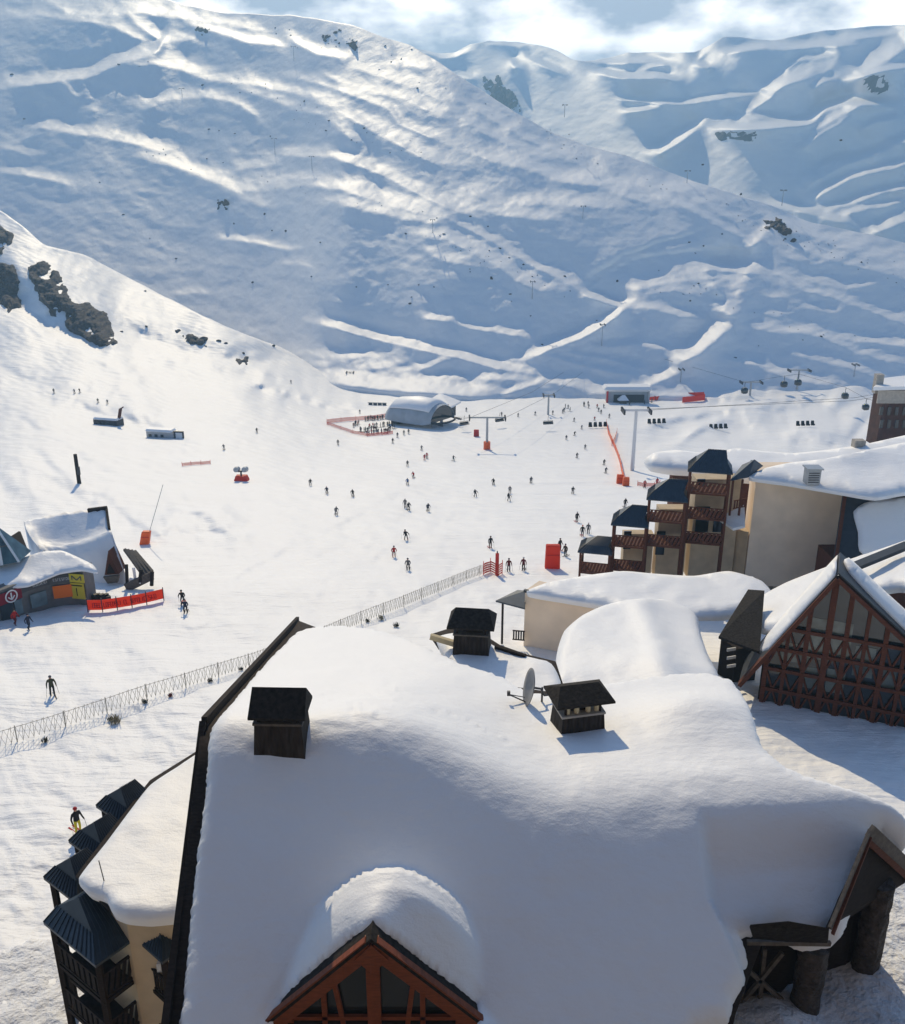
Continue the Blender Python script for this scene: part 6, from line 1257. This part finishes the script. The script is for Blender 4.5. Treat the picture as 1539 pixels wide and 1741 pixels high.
# ------------------------------------------------------------------ rocks and mountain pylons
def outcrop(poly, label, sheet, seed, amp=2.6, dens=2.2, thr=.41, cell=17):
    """jagged rock band breaking through the snow of a sheet; poly in photo pixels"""
    poly = np.array(poly, float); xs = np.arange(poly[:, 0].min()-6, poly[:, 0].max()+6, dens); ys = np.arange(poly[:, 1].min()-6, poly[:, 1].max()+6, dens*.8)
    X, Y = np.meshgrid(xs, ys); d = np.full(X.shape, 1e9); ins = np.zeros(X.shape, bool)
    for a, b in zip(poly, np.roll(poly, -1, 0)):
        e = b-a; q = np.clip(((X-a[0])*e[0]+(Y-a[1])*e[1])/(e@e+1e-9), 0, 1); d = np.minimum(d, np.hypot(X-a[0]-q*e[0], Y-a[1]-q*e[1]))
        ins ^= ((a[1] > Y) != (b[1] > Y)) & (X < (b[0]-a[0])*(Y-a[1])/(b[1]-a[1]+1e-9)+a[0])
    d = np.where(ins, d, -d)
    h = fbm(X/cell+seed, Y/cell*1.3, seed, 4) - thr + np.clip(d/16, -.6, .16); ridge = np.abs(fbm(X/7+Y/15, Y/7, seed+9, 3)-.5)*1.2
    base = sheet.at(float(poly[:, 0].mean()), float(poly[:, 1].mean())); V = np.zeros(X.shape+(3,))
    for i in range(X.shape[0]):
        for j in range(X.shape[1]):
            p = sheet.at(X[i, j], Y[i, j]); o = (h[i, j]*5 - ridge[i, j]*1.3*(h[i, j] > 0))*amp*p.y/500; V[i, j] = (p.x+o*.15, p.y-o*.9, p.z+o*.45-.1*amp)
    keep = (h[:-1, :-1] > -.12) | (h[1:, 1:] > -.12) | (h[1:, :-1] > -.12) | (h[:-1, 1:] > -.12)
    idx = np.arange(X.size).reshape(X.shape); F = np.stack([idx[1:, :-1], idx[1:, 1:], idx[:-1, 1:], idx[:-1, :-1]], -1)[keep]
    used = np.unique(F); mp = -np.ones(X.size, int); mp[used] = np.arange(len(used))
    me = bpy.data.meshes.new('rock_outcrop'); me.from_pydata([tuple(q-np.array(base)) for q in V.reshape(-1, 3)[used]], [], [tuple(int(mp[k]) for k in f) for f in F]); me.materials.append(M['rock'])
    o = bpy.data.objects.new('rock_outcrop', me); C.objects.link(o); o.location = base; return tag(o, label, 'rock')
outcrop([(48, 455), (75, 447), (98, 462), (116, 490), (118, 515), (150, 515), (182, 535), (190, 560), (200, 582), (185, 590), (150, 578), (120, 562), (95, 540), (72, 510), (56, 480)], 'largest dark rock band on the left hill, running down to the right', ground, 3)
outcrop([(-60, 440), (0, 445), (22, 448), (34, 480), (30, 500), (36, 520), (15, 528), (-10, 510), (-60, 500)], 'dark rock face at the left edge, below the topmost one', ground, 5)
outcrop([(-60, 370), (0, 384), (24, 400), (20, 418), (0, 428), (-60, 420)], 'dark rock patch at the very top of the left hill', ground, 6)
outcrop([(300, 562), (325, 570), (354, 574), (350, 584), (330, 586), (312, 576)], 'small lone dark outcrop on the slope right of the big rock band', ground, 8, amp=2.2, thr=.42, cell=9)
outcrop([(400, 612), (412, 610), (420, 606), (418, 618), (408, 621)], 'tiny dark wedge of rock low on the left hill', ground, 9, amp=2.0, dens=2, thr=.4, cell=7)
outcrop([(1298, 374), (1318, 370), (1336, 378), (1340, 392), (1356, 408), (1340, 414), (1322, 392), (1300, 388)], 'dark rocks on the spur crest at the right', mountain, 14, amp=2.0, dens=2.5, thr=.47, cell=9)
outcrop([(820, 132), (846, 128), (858, 150), (882, 172), (890, 192), (862, 186), (836, 170), (824, 152)], 'rocky shoulder under the far peak in the middle of the skyline', far, 15, amp=2.6, dens=2.5, thr=.52, cell=8)
outcrop([(1218, 228), (1246, 222), (1284, 226), (1288, 240), (1252, 238), (1226, 240)], 'thin dark rock ledge on the far slope below the bright snow shelf', far, 16, amp=1.8, dens=2.5, thr=.55, cell=8)
outcrop([(368, 345), (382, 338), (394, 346), (384, 353), (372, 351)], 'dark rock in the middle of the big left mountainside', mountain, 17, amp=1.6, dens=2, thr=.42, cell=7)
outcrop([(545, 60), (580, 48), (612, 70), (604, 84), (575, 72), (552, 74)], 'scatter of dark crags under the skyline at upper left of centre', mountain, 18, amp=2.0, dens=2.5, thr=.6, cell=8)
outcrop([(1480, 130), (1500, 128), (1506, 150), (1490, 148)], 'dark crag on the far slope at the upper right', far, 19, amp=1.6, dens=2.5, thr=.5, cell=8)
outcrop([(328, 50), (352, 47), (356, 54), (336, 58)], 'flat dark rock beside the upper piste at the top left', mountain, 20, amp=1.3, dens=2, thr=.45, cell=7)
# boulders: one jagged stone, copied
def stone(seed):
    bm = bmesh.new(); bmesh.ops.create_icosphere(bm, subdivisions=2, radius=1); R = random.Random(seed); cs = [Vector((R.gauss(0, 1), R.gauss(0, 1), R.gauss(0, 1))).normalized() for _ in range(9)]
    for v in bm.verts:
        d = 1.0
        for c in cs: d = min(d, (.62+.12*R.random()*0)/max(v.co.normalized().dot(c), .2)) if v.co.normalized().dot(c) > .62 else d
        v.co *= d*R.uniform(.93, 1.05)
    me = bpy.data.meshes.new('boulder'); bm.to_mesh(me); bm.free(); me.materials.append(M['rock']); return me
ST = [stone(k) for k in range(4)]; R = random.Random(5)
spots = [(356, 220), (373, 222), (460, 232), (400, 227), (170, 310), (398, 380), (450, 364), (463, 392), (486, 393), (555, 222), (598, 238), (352, 270), (325, 288), (545, 412), (606, 488), (660, 484), (690, 397), (712, 484), (738, 488), (700, 505), (698, 516), (922, 586), (835, 472), (836, 474), (868, 500), (870, 512), (902, 537), (1188, 482), (1180, 486), (1162, 500), (1050, 478), (1172, 412), (1196, 418), (1182, 430), (1228, 398), (1420, 418), (1465, 446), (1250, 608), (1290, 588), (1365, 578), (1396, 572), (203, 110), (252, 105), (237, 113), (345, 145), (452, 143), (518, 172), (560, 205), (620, 218), (645, 118), (710, 150), (758, 150), (20, 127), (42, 202), (800, 368), (830, 385), (755, 398), (850, 422), (832, 426), (866, 438), (890, 450), (905, 470), (980, 270), (1016, 278), (1195, 280), (1430, 238), (1260, 330), (470, 57), (495, 60), (595, 66), (600, 75), (655, 78), (700, 84), (1120, 460), (960, 470), (1015, 545), (300, 440), (245, 498), (430, 480), (530, 470), (210, 365), (255, 405)]
for i in range(190):
    a = R.choice([((380, 135), (760, 285)), ((220, 245), (760, 375)), ((700, 395), (980, 500)), ((770, 170), (1290, 380)), ((1080, 470), (1500, 590)), ((1300, 380), (1530, 470)), ((450, 50), (760, 120))]); t = R.random(); spots.append((a[0][0]+(a[1][0]-a[0][0])*t+R.gauss(0, 14), a[0][1]+(a[1][1]-a[0][1])*t+R.gauss(0, 9)))
for i, (px, py) in enumerate(spots):
    p = mountain.at(px, py); s = p.y/FOC*(R.uniform(1.2, 2.6) if i < 84 else R.uniform(.5, 1.3)); o = bpy.data.objects.new('boulder', ST[i % 4]); C.objects.link(o); o.location = p+Vector((0, 0, -.1*s)); o.scale = (s*R.uniform(1, 1.7), s, s*R.uniform(.6, 1)); o.rotation_euler = (R.uniform(-.3, .3), R.uniform(-.3, .3), R.uniform(0, 6.28))
    tag(o, 'small dark boulder poking through the snow of the big mountainside', 'rock', 'boulders scattered over the mountainside')
for (px, py, lab) in ((247, 495, 'single boulder near the crest of the left hill'), (249, 555, 'boulder in the snow right of the big rock band'), (372, 580, 'small boulder right of the lone outcrop on the left hill'), (384, 584, 'second small boulder right of the lone outcrop'), (414, 601, 'boulder just above the tiny wedge of rock'), (466, 588, 'boulder at the crest where the left hill runs out'), (207, 564, 'dark stone just off the end of the big rock band')):
    p = ground.at(px, py); s = p.y/FOC*R.uniform(2, 3.6); o = bpy.data.objects.new('boulder', ST[px % 4]); C.objects.link(o); o.location = p; o.scale = (s*1.4, s, s*.8); o.rotation_euler.z = R.uniform(0, 6); tag(o, lab, 'rock')
for (px, py, top, lab) in ((905, 508, 480, 'lift pylon on the dark slope above the left fork of the snow road'), (1023, 588, 553, 'tall dark lift pylon between the two snow roads'), (1157, 650, 628, 'lift pylon at the foot of the wide bright snow road'), (468, 262, 238, 'lift pylon in the middle of the big left mountainside'), (531, 290, 268, 'lift pylon right of the mid-mountain one, in a shaded hollow'), (500, 103, 82, 'thin lift pylon near the upper left skyline'), (736, 396, 375, 'lift pylon at the centre of the big mountainside'), (1168, 311, 292, 'lift pylon on the spur crest against the far bowl'), (310, 165, 152, 'tiny lift pylon on the upper left snow dome'), (991, 372, 352, 'faint lift pylon left of the spur crest'), (1330, 345, 325, 'lift pylon on the crest close to the dark spur rocks'), (1452, 640, 620, 'lift pylon on the slope above the red house'), (960, 195, 180, 'faint lift pylon below the central skyline')):
    pylon(px, py, top, 3.5, lab, M['steel'], None, at=mountain.at(px, py), r=.22)

# ------------------------------------------------------------------ the cold valley air
def build_haze():
    bm = bmesh.new(); bmesh.ops.create_cube(bm, size=1)
    x0, x1, y0, y1, z0, z1 = -3200, 3200, -60, 3200, -420, 310
    for v in bm.verts: v.co = (x0 if v.co.x < 0 else x1, y0 if v.co.y < 0 else y1, z0 if v.co.z < 0 else z1)
    me = bpy.data.meshes.new('haze'); bm.to_mesh(me); o = bpy.data.objects.new('haze', me); C.objects.link(o)
    m = bpy.data.materials.new('haze_air'); m.use_nodes = True; nt = m.node_tree; nt.nodes.clear()
    out = nt.nodes.new('ShaderNodeOutputMaterial'); v = nt.nodes.new('ShaderNodeVolumePrincipled')
    v.inputs['Color'].default_value = (0.36, 0.66, 1.0, 1); v.inputs['Density'].default_value = 0.00040; v.inputs['Anisotropy'].default_value = 0.3
    nt.links.new(v.outputs[0], out.inputs['Volume']); me.materials.append(m)
    o['kind'] = 'stuff'; o['label'] = 'thin blue haze filling the valley air'; o['category'] = 'haze'
build_haze()
